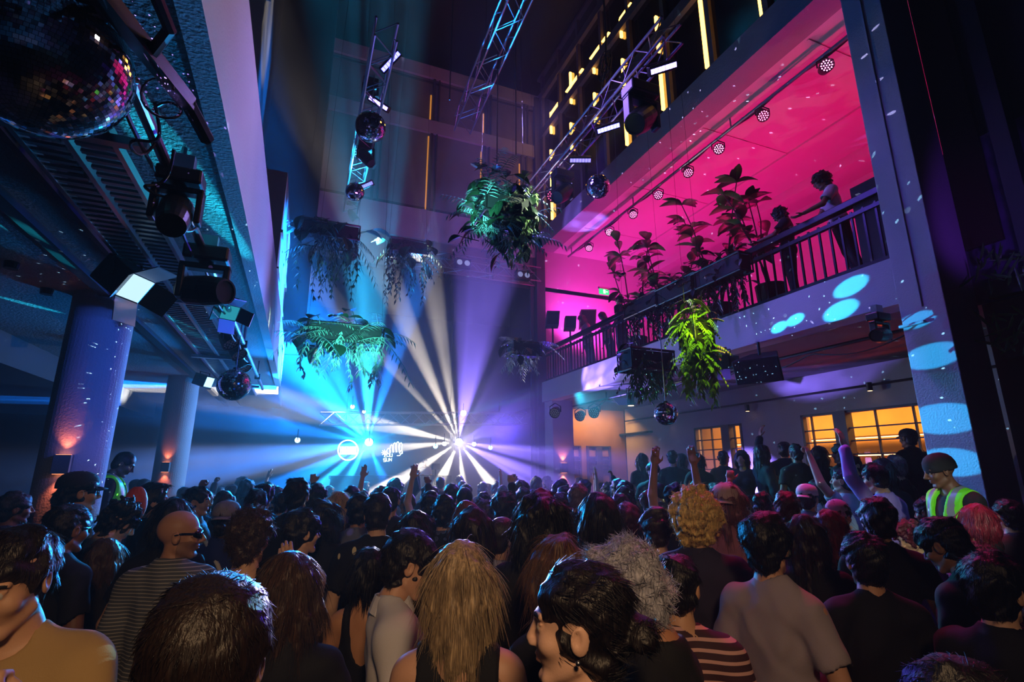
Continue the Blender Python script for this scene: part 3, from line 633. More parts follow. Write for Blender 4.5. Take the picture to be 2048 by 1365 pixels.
def person_parts(sp, res, strands, srad, hres):
    parts = []
    sp = dict(sp); sp['hres'] = hres
    V, F, mi = body_mesh(sp, res)
    st = mat('stubble_' + sp['skin'], tuple(v * .55 for v in S(sp['skin'])), .6)
    parts.append(('body', raw_mesh('body', V, F, [skin(sp['skin']), m_eye, lipm(sp['skin']), m_brow, st], mi)))
    V, F = shirt_mesh(sp, max(res, .009))
    nm = {'jacket': 'jacket', 'shirt': 'shirt', 'tank': 'tank_top', 'strap': 'strap_top', 'long': 'jumper'}.get(sp.get('top', 'tee'), 't_shirt')
    parts.append((nm, raw_mesh(nm, V, F, [cloth(sp['cc'])])))
    if sp.get('top') in ('shirt', 'jacket'): parts.append(('collar', (collar(sp), cloth(sp['cc']))))
    V, F = trouser_mesh(sp); parts.append(('trousers', raw_mesh('trousers', V, F, [cloth(sp.get('tc', '14151c'))])))
    if sp['hair'] not in ('bald', 'none'):
        V, F, T = hair_mesh(sp, min(max(hres, .0045), .012)); V, F = add_strands(V, F, T, sp, strands, srad)
        parts.append(('hair', raw_mesh('hair', V, F, [hairm(sp['hc'])])))
    T = head_T(sp)
    def hp(*a): return [tuple(T[0] @ np.array(p, float) + T[1]) for p in a]
    for ex in sp.get('extra', ()):
        q = MB()
        if ex in ('sunglasses', 'glasses'):
            for s in (-1, 1):
                q.tube(hp((s * .066, .07, .01), (s * .0795, .01, .012), (s * .08, -.02, .006)), .0052 if ex == 'sunglasses' else .0028, 6)
                ww = .034 if ex == 'sunglasses' else .025; pts = [(s * (.034 + ww * math.cos(a)), .104 - .036 * ((.034 + ww * math.cos(a)) / .066) ** 2, .004 + (.021 if ex == 'sunglasses' else .02) * math.sin(a)) for a in np.linspace(0, 2 * PI, 19)[:-1]]
                if ex == 'sunglasses': q.rings([hp(*[(x, y, z) for x, y, z in pts]), hp(*[(x, y - .006, z) for x, y, z in pts])])
                else: q.tube(hp(*(pts + [pts[0]])), .002, 6)
            q.tube(hp((-.012, .1, .01), (.012, .1, .01)), .0025, 6)
            parts.append((ex, (q, mat('black_acetate', '#050507', .12))))
        elif ex in ('cap', 'backcap', 'beanie'):
            z0 = .03; R = []
            for h, rr in ((0, 1.13), (.03, 1.14), (.06, 1.06), (.085, .85), (.1, .5), (.105, .12)) if ex != 'beanie' else ((-.03, 1.05), (-.02, 1.1), (.02, 1.11), (.055, 1.02), (.085, .8), (.105, .45), (.11, .1)):
                R.append(hp(*[(.078 * rr * math.cos(a), -.014 + .1 * rr * math.sin(a), z0 + h) for a in np.linspace(0, 2 * PI, 25)[:-1]]))
            q.rings(R)
            if ex != 'beanie':
                sg = 1 if ex == 'cap' else -1; rows = []
                for u in np.linspace(-1, 1, 9):
                    x = .066 * u; y0 = math.sqrt(max(0, 1 - (x / .09) ** 2)) * .1
                    y1 = y0 + .065 * math.sqrt(max(0, 1 - u * u * .9))
                    rows.append(hp((x, -.014 + sg * y0, z0 + .012), (x, -.014 + sg * y1, z0 - .005 - .012 * u * u), (x, -.014 + sg * y1, z0 - .009 - .012 * u * u), (x, -.014 + sg * y0, z0 + .006)))
                q.rings(rows, cap=True)
            parts.append(({'backcap': 'cap'}.get(ex, ex), (q, cloth(sp.get('capc', '15161c')))))
        elif ex == 'vest':
            f = Field(*[axis(l, h, .011, []) for l, h in ((-.3, .3), (-.25, .25), (.85, 1.56))]); torso(f, sp, .032, .05)
            for s in (-1, 1): f.ell((s * .25, -.02, 1.36), (.1, .3, .16), .008, 's')
            f.ell((0, .1, 1.42), (.055, .13, .2), .008, 's'); f.cap((0, -.02, 1.47), (0, -.01, 1.62), .075, k=.004, op='s'); f.plane((0, 0, -1), -.9)
            V, F = f.mesh(); z = V[F].mean(1); mi = ((np.abs(z[:, 2] - 1.12) < .03) | ((np.abs(np.abs(z[:, 0]) - .1) < .022) & (z[:, 2] > 1.14))).astype(int)
            if sp.get('vprint'):
                def on(x, z):
                    k = (np.hypot(V[:, 0] - x, V[:, 2] - z) < .014) & (V[:, 1] > 0); return (x, (V[k][:, 1].max() if k.any() else .14) + .003, z)
                G = {'H': [[(0, 0), (0, 1)], [(1, 0), (1, 1)], [(0, .5), (1, .5)]], 'A': [[(0, 0), (.5, 1), (1, 0)], [(.2, .4), (.8, .4)]], 'L': [[(0, 1), (0, 0), (1, 0)]], 'O': [[(0, 0), (1, 0), (1, 1), (0, 1), (0, 0)]]}
                pq = MB()
                for ci, ch in enumerate('HALO'):
                    for stq in G[ch]: pq.tube([on(-.05 - ci * .024 - u * .016, 1.225 + v_ * .022) for u, v_ in stq], .0022, 5)
                pq.tube([on(-.05, 1.195), on(-.075, 1.185), on(-.095, 1.178), on(-.115, 1.185), on(-.14, 1.195)], [.001, .006, .009, .006, .001], 5)
                parts.append(('vest_lettering', (pq, m_brow)))
            parts.append(('safety_vest', raw_mesh('safety_vest', V, F, [mat('hi_vis_lime', '#7dff1a', .6, emit=None), mat('reflective_tape', '#8d9096', .35)], mi)))
        elif ex == 'earring':
            for s in (-1, 1): q.sphere(hp((s * .083, -.008, -.045))[0], .006, 8, 6)
            parts.append(('earring', (q, m_metal)))
        elif ex == 'strapbag':
            q.tube([(-.14, .06, 1.43), (-.1, -.05, 1.5), (.02, -.14, 1.36), (.12, -.135, 1.15)], [.012, .014, .014, .014], 6)
            parts.append(('bag_strap', (q, cloth('c9c5c0'))))
    return parts
def make_person(parts, label, group=None):
    r = empty('person', (0, 0, 0), label, 'person', group); body = None
    for nm, dat in parts:
        if isinstance(dat, tuple): o = dat[0].build(nm, dat[1], None, smooth=nm not in ('collar',))
        else: o = bpy.data.objects.new(nm, dat); col.objects.link(o)
        o.parent = r
    return r
def place(r, px, py, D, yaw=0, base=0.0, lean=0, top=1.745, tiltx=0):
    p = atd(px, py, D); s = (p[2] - base) / top
    r.scale = (s, s, s); a = math.radians(yaw)
    r.rotation_euler = (math.radians(tiltx), math.radians(lean), a)
    off = Matrix.Rotation(a, 3, 'Z') @ (Matrix.Rotation(math.radians(lean), 3, 'Y') @ (Matrix.Rotation(math.radians(tiltx), 3, 'X') @ Vector((0, 0, top * s)))) - Vector((0, 0, top * s))
    r.location = (p[0] - off[0], p[1] - off[1], base)
    return s
stripe_mat('stripe_grey', '#a9a49c', '#54585e', 62, 'Z', .74)
stripe_mat('stripe_pink', '#c89a94', '#3a1c24', 30, 'Z', .66)
def spots_mat(name, c1, c2, scale, th, sc3=(1, 1, 1)):
    m = mat(name, c1, .85); nt = m.node_tree; b = nt.nodes['Principled BSDF']
    tc = nt.nodes.new('ShaderNodeTexCoord'); mp = nt.nodes.new('ShaderNodeMapping'); mp.inputs['Scale'].default_value = sc3
    v = nt.nodes.new('ShaderNodeTexVoronoi'); v.inputs['Scale'].default_value = scale; v.inputs['Randomness'].default_value = .35
    lt = nt.nodes.new('ShaderNodeMath'); lt.operation = 'LESS_THAN'; lt.inputs[1].default_value = th
    mx = nt.nodes.new('ShaderNodeMix'); mx.data_type = 'RGBA'; mx.inputs[6].default_value = (*S(c1), 1); mx.inputs[7].default_value = (*S(c2), 1)
    L = nt.links.new; L(tc.outputs['Object'], mp.inputs[0]); L(mp.outputs[0], v.inputs['Vector']); L(v.outputs['Distance'], lt.inputs[0]); L(lt.outputs[0], mx.inputs[0]); L(mx.outputs[2], b.inputs['Base Color'])
spots_mat('cone_print', '#08080b', '#d8cca0', 9, .26, (1.6, .6, .8))
spots_mat('camo', '#0e1016', '#4a5068', 20, .4)
spots_mat('pink_print', '#c82a6a', '#601030', 40, .45)
# ================================================================== LIGHT AND HAZE
HAZE = 0.023
w = bpy.data.worlds.new('World'); sc.world = w; w.use_nodes = True
nt = w.node_tree; nt.nodes['Background'].inputs[0].default_value = (0, 0, 0, 1)
v = nt.nodes.new('ShaderNodeVolumeScatter'); v.inputs['Anisotropy'].default_value = .25
# stage smoke: thick around the stage, thinning out towards the viewer and the ceiling, with soft drifting patches
def N(t, **k):
    n = nt.nodes.new(t)
    for a, b in k.items(): setattr(n, a, b)
    return n
geo = N('ShaderNodeNewGeometry'); sep = N('ShaderNodeSeparateXYZ'); nt.links.new(geo.outputs['Position'], sep.inputs[0])
def ramp(sock, a, b, lo, hi):
    r = N('ShaderNodeMapRange', interpolation_type='SMOOTHSTEP'); r.inputs[1].default_value = a; r.inputs[2].default_value = b; r.inputs[3].default_value = lo; r.inputs[4].default_value = hi
    nt.links.new(sock, r.inputs[0]); return r.outputs[0]
def mul(a, b):
    m = N('ShaderNodeMath', operation='MULTIPLY'); nt.links.new(a, m.inputs[0]); nt.links.new(b, m.inputs[1]); return m.outputs[0]
no = N('ShaderNodeTexNoise'); no.inputs['Scale'].default_value = .55; no.inputs['Detail'].default_value = 1.5; nt.links.new(geo.outputs['Position'], no.inputs['Vector'])
dens = mul(mul(ramp(sep.outputs['Y'], 5.0, 11.0, HAZE * .1, HAZE * 1.5), mul(ramp(sep.outputs['Z'], 4.0, 10.0, 1, .3), ramp(sep.outputs['X'], -4.5, -1.2, .12, 1))), ramp(no.outputs['Fac'], .35, .65, .45, 1.6))
nt.links.new(dens, v.inputs['Density']); w.cycles.volume_step_size = 2.0; sc.cycles.volume_max_steps = 6; sc.cycles.use_adaptive_sampling = True; sc.cycles.adaptive_threshold = .09; w.cycles.volume_sampling = 'EQUIANGULAR'
nt.links.new(v.outputs[0], nt.nodes['World Output'].inputs['Volume'])
sc.cycles.volume_bounces = 0; sc.cycles.max_bounces = 3; sc.cycles.diffuse_bounces = 1; sc.cycles.glossy_bounces = 2
sc.cycles.transparent_max_bounces = 6; sc.cycles.use_denoising = True; sc.cycles.caustics_reflective = False; sc.cycles.caustics_refractive = False
sc.cycles.sample_clamp_indirect = 3
PB = aty(738, 885, 12.4); PW = aty(918, 885, 12.4)
TOC = -np.array([math.sin(YAW), math.cos(YAW), 0])
def streaks(o, scale, lo, hi, seed=0.0):      # a gobo: the beam is broken into streaks by a pattern over its directions
    l = o.data; l.use_nodes = True; nt = l.node_tree; em = nt.nodes['Emission']
    tc = nt.nodes.new('ShaderNodeTexCoord'); n = nt.nodes.new('ShaderNodeTexNoise'); n.noise_dimensions = '4D'; n.inputs['W'].default_value = seed
    n.inputs['Scale'].default_value = scale; n.inputs['Detail'].default_value = 1
    r = nt.nodes.new('ShaderNodeMapRange'); r.inputs[1].default_value = .42; r.inputs[2].default_value = .62; r.inputs[3].default_value = lo; r.inputs[4].default_value = hi
    nt.links.new(tc.outputs['Normal'], n.inputs['Vector']); nt.links.new(n.outputs['Fac'], r.inputs[0]); nt.links.new(r.outputs[0], em.inputs['Strength'])
    return o
def beam(nm, P, deg, toward, power, c, ang, blend=.5):
    # deg: direction of the beam seen from the front of the stage (0 = right, 90 = up), toward: share aimed into the hall
    t = math.radians(deg); lat = math.cos(t) * cR + math.sin(t) * np.array([0, 0, 1])
    d = lat * math.sqrt(1 - toward ** 2) + TOC * toward
    P0 = np.array(P) + d * .2 + TOC * .1
    return spot(nm, P0, P0 + d, power, c, ang, blend, .02)
BLU = '#0c7cff'; CY = '#28b8ff'; WH = '#fff0dc'; VI = '#8a70ff'
for deg, tw, pw, an, c in ((130, .4, 1.6, 22, BLU), (108, .45, 1.3, 14, BLU), (88, .35, 1.5, 14, CY), (68, .45, 1.0, 9, BLU), (150, .3, 1.2, 14, BLU), (170, .25, .8, 12, BLU),
                           (190, .2, 1.4, 14, BLU), (210, .2, 1.3, 14, BLU), (228, .25, 1.0, 12, CY), (118, .75, .9, 24, BLU), (250, .3, .8, 14, CY), (300, .3, .5, 14, BLU)):
    streaks(beam('blue_beam', PB, deg, tw, 60000 * pw, c, an * 1.3), 13, .5, 1.35, deg)
for deg, tw, pw, an, c in ((61, .1, .1, 9, VI), (26, .45, .1, 16, VI), (14, .4, .12, 14, VI), (-9, .2, .8, 12, VI), (113, .5, .9, 8, WH), (98, .55, .8, 7, WH), (132, .4, .6, 6, WH), (-25, .25, 1.0, 14, VI), (-50, .25, .9, 12, WH), (-80, .3, .9, 10, WH), (-112, .3, 1.2, 16, WH), (-145, .2, .9, 12, WH), (168, .2, 1.0, 10, WH), (186, .2, .8, 9, WH), (75, .75, .7, 14, VI)):
    streaks(beam('white_beam', PW, deg, tw, 44000 * pw, c, an * 1.3), 13, .5, 1.3, deg)
spot('haze_blue_fill', np.array(PB) + np.array((0, .3, 1.0)), np.array(PB) + TOC * 4 + np.array((-.6, 0, 3.4)), 600, '#0a50ff', 120, .9, .2)  # wide blue spot added to fill the haze
spot('stage_violet_wash', np.array(PW) + np.array((1.2, .3, .2)), np.array(PW) + TOC * 5 + np.array((1.5, 0, .6)), 1300, '#5a3aff', 90, .9, .2)
spot('cyan_glare', PB + TOC * .25, PB + TOC * 3 + np.array((0, 0, -.2)), 700, '#1a9cff', 165, .6, .04)
spot('white_glare', PW + TOC * .25, PW + TOC * 3 + np.array((0, 0, -.2)), 300, '#fff0e0', 165, .6, .04)
spot('cyan_crowd_beam', PB + TOC * .2, (-.3, 2.2, 1.6), 6000, '#1aa4ff', 30, .8, .04)
spot('violet_crowd_beam', PW + TOC * .2, (2.4, 3.5, 1.5), 2000, '#7a68ff', 26, .8, .04)
spot('white_crowd_beam', PW + TOC * .2, (.55, 1.3, 1.65), 3500, '#e8e0ff', 13, .7, .04)
spot('mural_fill', (4.9, 1.6, 3.0), atx(1990, 430, 6.49), 60, '#8a40ff', 36, .8, .1)  # violet spot added so the dim mural shows, no fixture here
# magenta balcony wash
for yy, e in ((4.5, 50), (7.0, 52), (9.5, 60), (11.3, 70)):
    area('balcony_magenta_fill', (7.6, yy, 5.0), (.15, 0, 1), e, ('#ff1068', '#ff0878', '#ff1490', '#e828b0')[int(yy // 2.6) - 1], 1.2, .4)  # unseen area lights added to wash the balcony ceiling magenta
spot('balcony_end_lamp', (6.9, 11.7, 5.4), (7.2, 12.5, 6.4), 300, '#ff3ad8', 120, .9, .1)
# purple wash on right facade and fascia, blue under the left ceiling
spot('violet_wash', (.9, 6.5, 8.0), (5.9, 6.0, 4.6), 600, '#6a50ff', 70, .9, .6)
spot('pillar_lilac_fill', (2.6, 6.2, 8.2), (5.9, 4.0, 4.4), 600, '#9070f0', 50, .9, .5)  # spot added to lighten the tall pillar and fascia, no fixture
spot('violet_wash_up', (1.2, 7, 5.5), (3.0, 12.5, 9.5), 380, '#a040c0', 100, .8, .4)
spot('truss_blue_beam', atx(1215, 256, 4.0) + np.array((-.1, -.1, -.1)), atx(1215, 256, 4.0) + np.array((-.2, .4, -2)), 1500, '#4a40ff', 26, .5, .05)
spot('blue_left_wash', (-.2, 9.5, 2.7), (-1.8, 4.0, 3.7), 500, '#0a80e0', 110, .6, .1)
spot('blue_left_wash', (1.5, 6.5, 2.6), (-1.6, 2.5, 3.7), 250, '#1090d0', 80, .6, .1)
spot('lilac_left_wash', (3.4, 6.0, 7.3), (-.6, 4.5, 4.1), 900, '#a890ff', 44, .7, .1)
spot('warm_left_wash', (3.4, 1.0, 6.5), (-.6, 2.5, 4.2), 300, '#ffc0a8', 40, .8, .1)
spot('column_blue_fill', (1.6, 2.8, 3.1), (-2.1, 7.0, 3.0), 420, '#3468ff', 34, .7, .1)  # added without a fixture to turn the round columns blue
# unseen warm spot behind the viewer, added to light the foreground heads
spot('foreground_fill', (-.1, -1.0, 3.1), (.4, 1.4, 1.3), 160, '#ffcf9a', 88, 1.0, .2)
spot('guard_fill', (1.0, -.6, 3.4), atd(1890, 990, 3.7), 420, '#f0ffe8', 11, .6, .03)  # spots added to brighten the guards' lime vests, without fixtures
spot('guard_fill', (.3, 7.0, 5.0), atd(238, 960, 5.4), 200, '#d8ffe8', 9, .6, .03)
# magenta and violet light over the right of the crowd
spot('crowd_pink', (5.2, 5.2, 7.6), (3.4, 2.6, 1.5), 1100, '#ff1a6a', 44, .7, .1)
spot('crowd_violet', (3.6, 7.0, 7.4), (2.8, 4.4, 1.5), 600, '#7a60ff', 60, .7, .1)
spot('crowd_turquoise', (5.0, 9.0, 3.4), (5.0, 5.0, 1.6), 900, '#30d0ff', 60, .7, .05)
# bar room and sconces
area('bar_ceiling_lamp', (10.2, 7.5, 3.5), (0, 0, -1), 350, '#ffb45a', 1, 8)
point('bar_red_lamp', (9.9, 6.2, 1.7), 60, '#ff4020', .1)
area('end_wall_lamp', (7.7, 12.8, 3.5), (0, .6, -1), 50, '#ffb45a', 2, .2)

# narrow gobo shafts from the cyan lamp that leave ellipses on the fascia, the pillar and the left ceiling
for px, py, an in ((1700, 574, 1.35), (1680, 622, 1.45), (1590, 640, 1.0), (1558, 655, 1.0)):
    spot('gobo_shaft', PB + TOC * .2, atx(px, py, XR - .05), 26000, '#28c0ff', an, .35, .01)
for px, py, an in ((1868, 712, 1.5), (1838, 640, 1.0), (1890, 838, 1.8), (1905, 925, 1.6)):
    spot('gobo_shaft', PB + TOC * .2, atx(px, py, XR - .05), 13000, '#28b8ff', an, .2, .01)
for px, py, an in ((120, 500, 1.4), (60, 440, 1.2), (20, 425, 1.0), (150, 560, .8), (60, 610, .8), (400, 400, 1.6), (340, 300, 1.4), (200, 690, 1.4)):
    spot('gobo_shaft', PB + TOC * .2 + np.array((-.1, 0, 0)), atz(px, py, 3.7), 18000, '#20c8e8', an, .4, .01)
# light thrown back by the mirror balls: a pattern of small dots
def dots(nm, P, power, c, scale, th, seed=0):
    o = point(nm, P, power, c, .0); l = o.data; l.use_nodes = True; nt = l.node_tree; em = nt.nodes['Emission']
    tc = nt.nodes.new('ShaderNodeTexCoord'); n = nt.nodes.new('ShaderNodeTexVoronoi'); n.inputs['Scale'].default_value = scale; n.inputs['Randomness'].default_value = .45
    r = nt.nodes.new('ShaderNodeMath'); r.operation = 'LESS_THAN'; r.inputs[1].default_value = th
    nt.links.new(tc.outputs['Normal'], n.inputs['Vector']); nt.links.new(n.outputs['Distance'], r.inputs[0]); nt.links.new(r.outputs[0], em.inputs['Strength'])
    return o
dots('mirror_ball_dots', atd(1332, 828, 6.3) + np.array((.25, .0, .0)), 900, '#9adfff', 26, .11)
dots('mirror_ball_dots', atd(468, 770, 5.6) + np.array((-.1, -.15, -.1)), 500, '#b0e8ff', 24, .1)
dots('mirror_ball_dots', atd(1196, 374, 8.5) + np.array((.3, -.1, 0)), 1500, '#c0c0ff', 16, .08)
dots('mirror_ball_dots', atd(92, 122, 1.72) + np.array((.3, .2, .1)), 60, '#b090ff', 16, .14)
# ================================================================== FIXTURES
m_mirror = mat('mirror_tile', '#e8e8f0', .04, metal=1.0)
m_core = mat('ball_core', '#08080a', .6)
m_cable = mat('black_cable', '#060607', .5)
m_led = {}
def led(c, es):
    k = 'led_%s_%s' % (c, str(es).replace('.', '_'))
    return mat(k, '#000000', emit='#' + c, es=es)
def mball(name, c, r, seg, label, top=None, group='mirror balls'):
    root = empty('mirror_ball', c, label, 'mirror ball', group); rr = random.Random(int(r * 1000))
    MB().sphere((0, 0, 0), r * .985, 40, 24).build('core', m_core, root, smooth=True)
    q = MB(); rows = seg // 2
    for i in range(1, rows):
        t0 = PI * i / rows; t1 = PI * (i + 1) / rows
        if i == rows - 1: continue
        n = max(6, int(seg * math.sin((t0 + t1) / 2)))
        for k in range(n):
            a0 = 2 * PI * (k + .04) / n; a1 = 2 * PI * (k + .96) / n; u0, u1 = t0 + (t1 - t0) * .04, t0 + (t1 - t0) * .96
            P = [np.array((math.sin(t) * math.cos(a), math.sin(t) * math.sin(a), math.cos(t))) * r for t, a in ((u0, a0), (u1, a0), (u1, a1), (u0, a1))]
            nrm = sum(P); nrm /= np.linalg.norm(nrm); j = nrm + np.array([rr.gauss(0, .018) for _ in range(3)]); ctr = sum(P) / 4
            P = [p - nrm * (((p - ctr) @ j) / (nrm @ j)) + nrm * .001 for p in P]
            q.quad(*P)
    q.build('mirror_tiles', m_mirror, root)
    h = (top if top is not None else c[2] + .5) - c[2]
    MB().cyl((0, 0, r * .95), (0, 0, r * 1.1), .03, n=10).build('cap', m_blackmetal, root)
    MB().cyl((0, 0, r), (0, 0, h), .006, n=6).build('hanging_chain', m_metal, root)
    return root
B1 = atd(92, 122, 1.72)
mball('big', B1, .245, 110, 'large mirror ball at the upper left corner, hung close to the viewer', 3.7)
B2 = atd(741, 254, 7.4); mball('b2', B2, .215, 56, 'mirror ball hung below the left truss, above its blue light bar', B2[2] + .9)
B3 = atd(710, 384, 9.6); mball('b3', B3, .17, 48, 'small mirror ball at the far lower end of the left truss', B3[2] + .9)
B4 = atd(1196, 374, 8.5); mball('b4', B4, .2, 56, 'mirror ball hung under the right truss before the pink balcony', B4[2] + 1.0)
B5 = atd(1332, 828, 6.3); mball('b5', B5, .14, 48, 'mirror ball on a chain below the lime lit hanging plant', 3.7)
B6 = atd(468, 770, 5.6); mball('b6', B6, .17, 56, 'mirror ball under the left ceiling beside the rear round column', 3.7)

def truss(a, b, s, label, name='lighting_truss', step=None, ch=4):
    a = np.array(a, float); b = np.array(b, float); L = np.linalg.norm(b - a)
    root = empty(name, a, label, 'truss', 'lighting trusses'); d = (b - a) / L
    u = np.cross(d, [0, 0, 1]); u /= np.linalg.norm(u); w = np.cross(u, d)
    off = [(-u - w), (u - w), (u + w), (-u + w)][:ch] if ch == 4 else [-w * 1.0, w * 1.0]
    off = [o * s / 2 for o in off]
    for o in off: MB().cyl(o, o + d * L, .02, n=8).build('chord', m_truss, root)
    q = MB(); n = int(L / (step or s)); 
    for i in range(n):
        for k in range(len(off) if ch == 4 else 1):
            o1, o2 = off[k], off[(k + 1) % len(off)]
            p, r = (o1, o2) if i % 2 == 0 else (o2, o1)
            q.cyl(p + d * L * i / n, r + d * L * (i + 1) / n, .009, n=5)
    q.build('lacing', m_truss, root); return root
def moving_head(loc, d, label, s=1.0, up=(0, 0, 1), lens=None, group='moving head lights'):
    root = empty('moving_head_light', loc, label, 'moving light', group)
    q = MB(); q.box((-.17 * s, -.11 * s, -.13 * s), (.17 * s, .11 * s, 0)); q.build('base', m_blackmetal, root, bevel=.02 * s)
    q = MB(); q.box((-.05, -.03, 0), (.05, .03, .09)); q.build('mounting_clamp', m_metal, root)
    y = MB(); y.cyl((0, 0, -.18 * s), (0, 0, -.13 * s), .06 * s)
    for sx in (-1, 1): y.obox((sx * .165 * s, 0, -.31 * s), [(1, 0, 0), (0, 1, 0), (0, 0, 1)], (.025 * s, .055 * s, .15 * s))
    y.box((-.19 * s, -.055 * s, -.2 * s), (.19 * s, .055 * s, -.15 * s)); y.build('yoke', m_blackmetal, root, bevel=.012 * s)
    d = np.array(d, float); d /= np.linalg.norm(d); c = np.array((0, 0, -.38 * s))
    h = MB(); h.lathe([(.02 * s, -.22 * s), (.09 * s, -.21 * s), (.125 * s, -.12 * s), (.13 * s, .05 * s), (.115 * s, .2 * s), (.105 * s, .24 * s), (.09 * s, .24 * s), (.085 * s, .225 * s)], c, 20, d)
    hh = h.build('head', m_blackmetal, root)
    MB().lathe([(.001, .218 * s), (.085 * s, .218 * s), (.085 * s, .222 * s), (.001, .224 * s)], c, 20, d).build('lens', lens or mat('lens_glass', '#101420', .05), hh)
    return root
def par_can(loc, d, label, c='ff50b0', es=12, s=1.0, group='LED par cans'):
    root = empty('par_can', loc, label, 'par light', group); d = np.array(d, float); d /= np.linalg.norm(d); c0 = np.array((0, 0, -.2 * s))
    b = MB(); b.lathe([(.03 * s, -.14 * s), (.09 * s, -.12 * s), (.11 * s, -.02 * s), (.12 * s, .07 * s), (.11 * s, .07 * s), (.105 * s, .05 * s)], c0, 20, d); b.build('body', m_blackmetal, root)
    f = MB(); f.lathe([(.001, .045 * s), (.107 * s, .045 * s)], c0, 20, d); fo = f.build('face', m_black, root)
    x = np.cross(d, [0, 0, 1]); x /= np.linalg.norm(x); y = np.cross(x, d); l = MB()
    for rr, n in ((0, 1), (.045, 6), (.085, 12)):
        for k in range(n):
            a = 2 * PI * k / n; p = c0 + d * .048 * s + (x * math.cos(a) + y * math.sin(a)) * rr * s; l.sphere(p, .0125 * s, 8, 5)
    l.build('led_lenses', led(c, es), fo)
    y_ = MB(); y_.tube([c0 + x * .13 * s, x * .13 * s + c0 * .4, np.array((0, 0, 0)), -x * .13 * s + c0 * .4, c0 - x * .13 * s], .012 * s, 6); y_.build('mounting_yoke', m_blackmetal, root)
    return root
def led_bar(c, ax, face, L, label, col_='6a6aff', es=25, n=7):
    c = np.array(c, float); ax = np.array(ax, float); ax /= np.linalg.norm(ax); face = np.array(face, float); face -= ax * (ax @ face); face /= np.linalg.norm(face); u = np.cross(ax, face)
    root = empty('led_bar', c, label, 'light bar', 'LED light bars')
    MB().obox((0, 0, 0), (ax, u, face), (L / 2, .06, .055)).build('housing', m_blackmetal, root, bevel=.008)
    q = MB()
    for i in range(n):
        q.obox(ax * L * ((i + .5) / n - .5) * .94 + face * .058, (ax, u, face), (L / n * .4, .03, .004))
    q.build('led_cells', led(col_, es), root)
    q = MB(); q.tube([ax * .1, ax * .1 - face * .12, -ax * .1 - face * .12, -ax * .1], .012, 6); q.build('mounting_bracket', m_blackmetal, root)
    return root
# ---- left truss with light bars (runs along the atrium, high)
TL0 = np.array((1.1, 3.6, 9.0)); TLX = .48
ta = atx(748, 82, TLX); tb = atx(688, 412, TLX); zt = (ta[2] + tb[2]) / 2
truss((TLX + .15, ta[1] - .2, zt), (TLX + .15, 12.3, zt), .32, 'left lighting truss carrying blue light bars and mirror balls')
def onx(px, py, X): return atx(px, py, X)
TOCAM = lambda p: (cO - np.array(p))
for (px, py, dx, dy, L, es, lb) in ((780, 124, 28, -30, .42, 26, 'steep blue light bar topmost on the left truss'), (759, 208, 42, 28, .42, 12, 'pale light bar just above the mirror ball on the left truss'), (734, 322, 32, 25, .42, 26, 'blue light bar below the mirror ball on the left truss'), (733, 370, 14, -6, .3, 3, 'dim light bar beside the small far mirror ball')):
    p = onx(px, py, TLX + .3); q = onx(px + dx * .5, py + dy * .5, TLX + .3); D = (p - cO) @ cF; q = atd(px + dx * .5, py + dy * .5, D)
    led_bar(p, q - p, TOCAM(p) * np.array((1, 1, 1)) + np.array((.5, 0, -1)), L, lb, '4a4aff' if es > 20 else '8a80ff', es * .5)
for px, py, lb in ((742, 172, 'dark moving light between the upper light bars of the left truss'), (733, 296, 'dark moving light under the mirror ball of the left truss'), (705, 418, 'dark moving light at the far end of the left truss')):
    p = onx(px, py - 12, TLX + .2); moving_head(p, (.5, -.3, -.7), lb, .9)
# ---- right truss
TRX = 4.0
ta = atx(1345, 62, TRX); tb = atx(1100, 345, TRX); zt2 = (ta[2] + tb[2]) / 2
truss((TRX, ta[1], zt2), (TRX, 11.6, zt2), .3, 'right lighting truss in front of the upper facade')
for px, py, dx, dy, es, cc, lb in ((1324, 136, 50, -16, 14, '9a8aff', 'light bar nearest the viewer on the right truss'), (1215, 256, 44, -14, 26, '5a5aff', 'bright blue light bar in the middle of the right truss'), (1160, 320, 40, 0, 4, '8a80ff', 'dim light bar further along the right truss')):
    p = atx(px, py, TRX); D = (p - cO) @ cF; q = atd(px + dx / 2, py + dy / 2, D)
    led_bar(p, q - p, TOCAM(p) + np.array((0, 0, -2)), .38, lb, cc, es * .5)
for px, py, s, lb in ((1280, 175, 1.35, 'large dark moving light hanging from the right truss near its front bar'), (1125, 345, 1.1, 'dark moving light at the far end of the right truss')):
    moving_head(atx(px, py, TRX - .05), (-.6, -.3, -.6), lb, s)
p = atx(1105, 372, TRX); par_can(p, (-.4, -.6, -.6), 'small par can with a pink gel under the far end of the right truss', 'ff5a90', 2, 1.0)
# cable coil hanging by the facade
q = MB(); 
for i in range(9):
    c = atx(1212 + rnd.uniform(-8, 8), 130 + rnd.uniform(-10, 20), TRX + .5); q.tube([c + np.array((0, .14 * math.cos(a), .22 * math.sin(a) - .02 * i)) for a in np.linspace(0, 2 * PI, 18)], .012, 5, cap=False)
q.tube([atx(1212, 130, TRX + .5), atx(1212, 60, TRX + .5), atx(1206, -20, TRX + .5)], .02, 6)
tag(q.build('hanging_cable_coil', m_cable), 'coiled black cables hanging in front of the amber facade windows', 'cable')
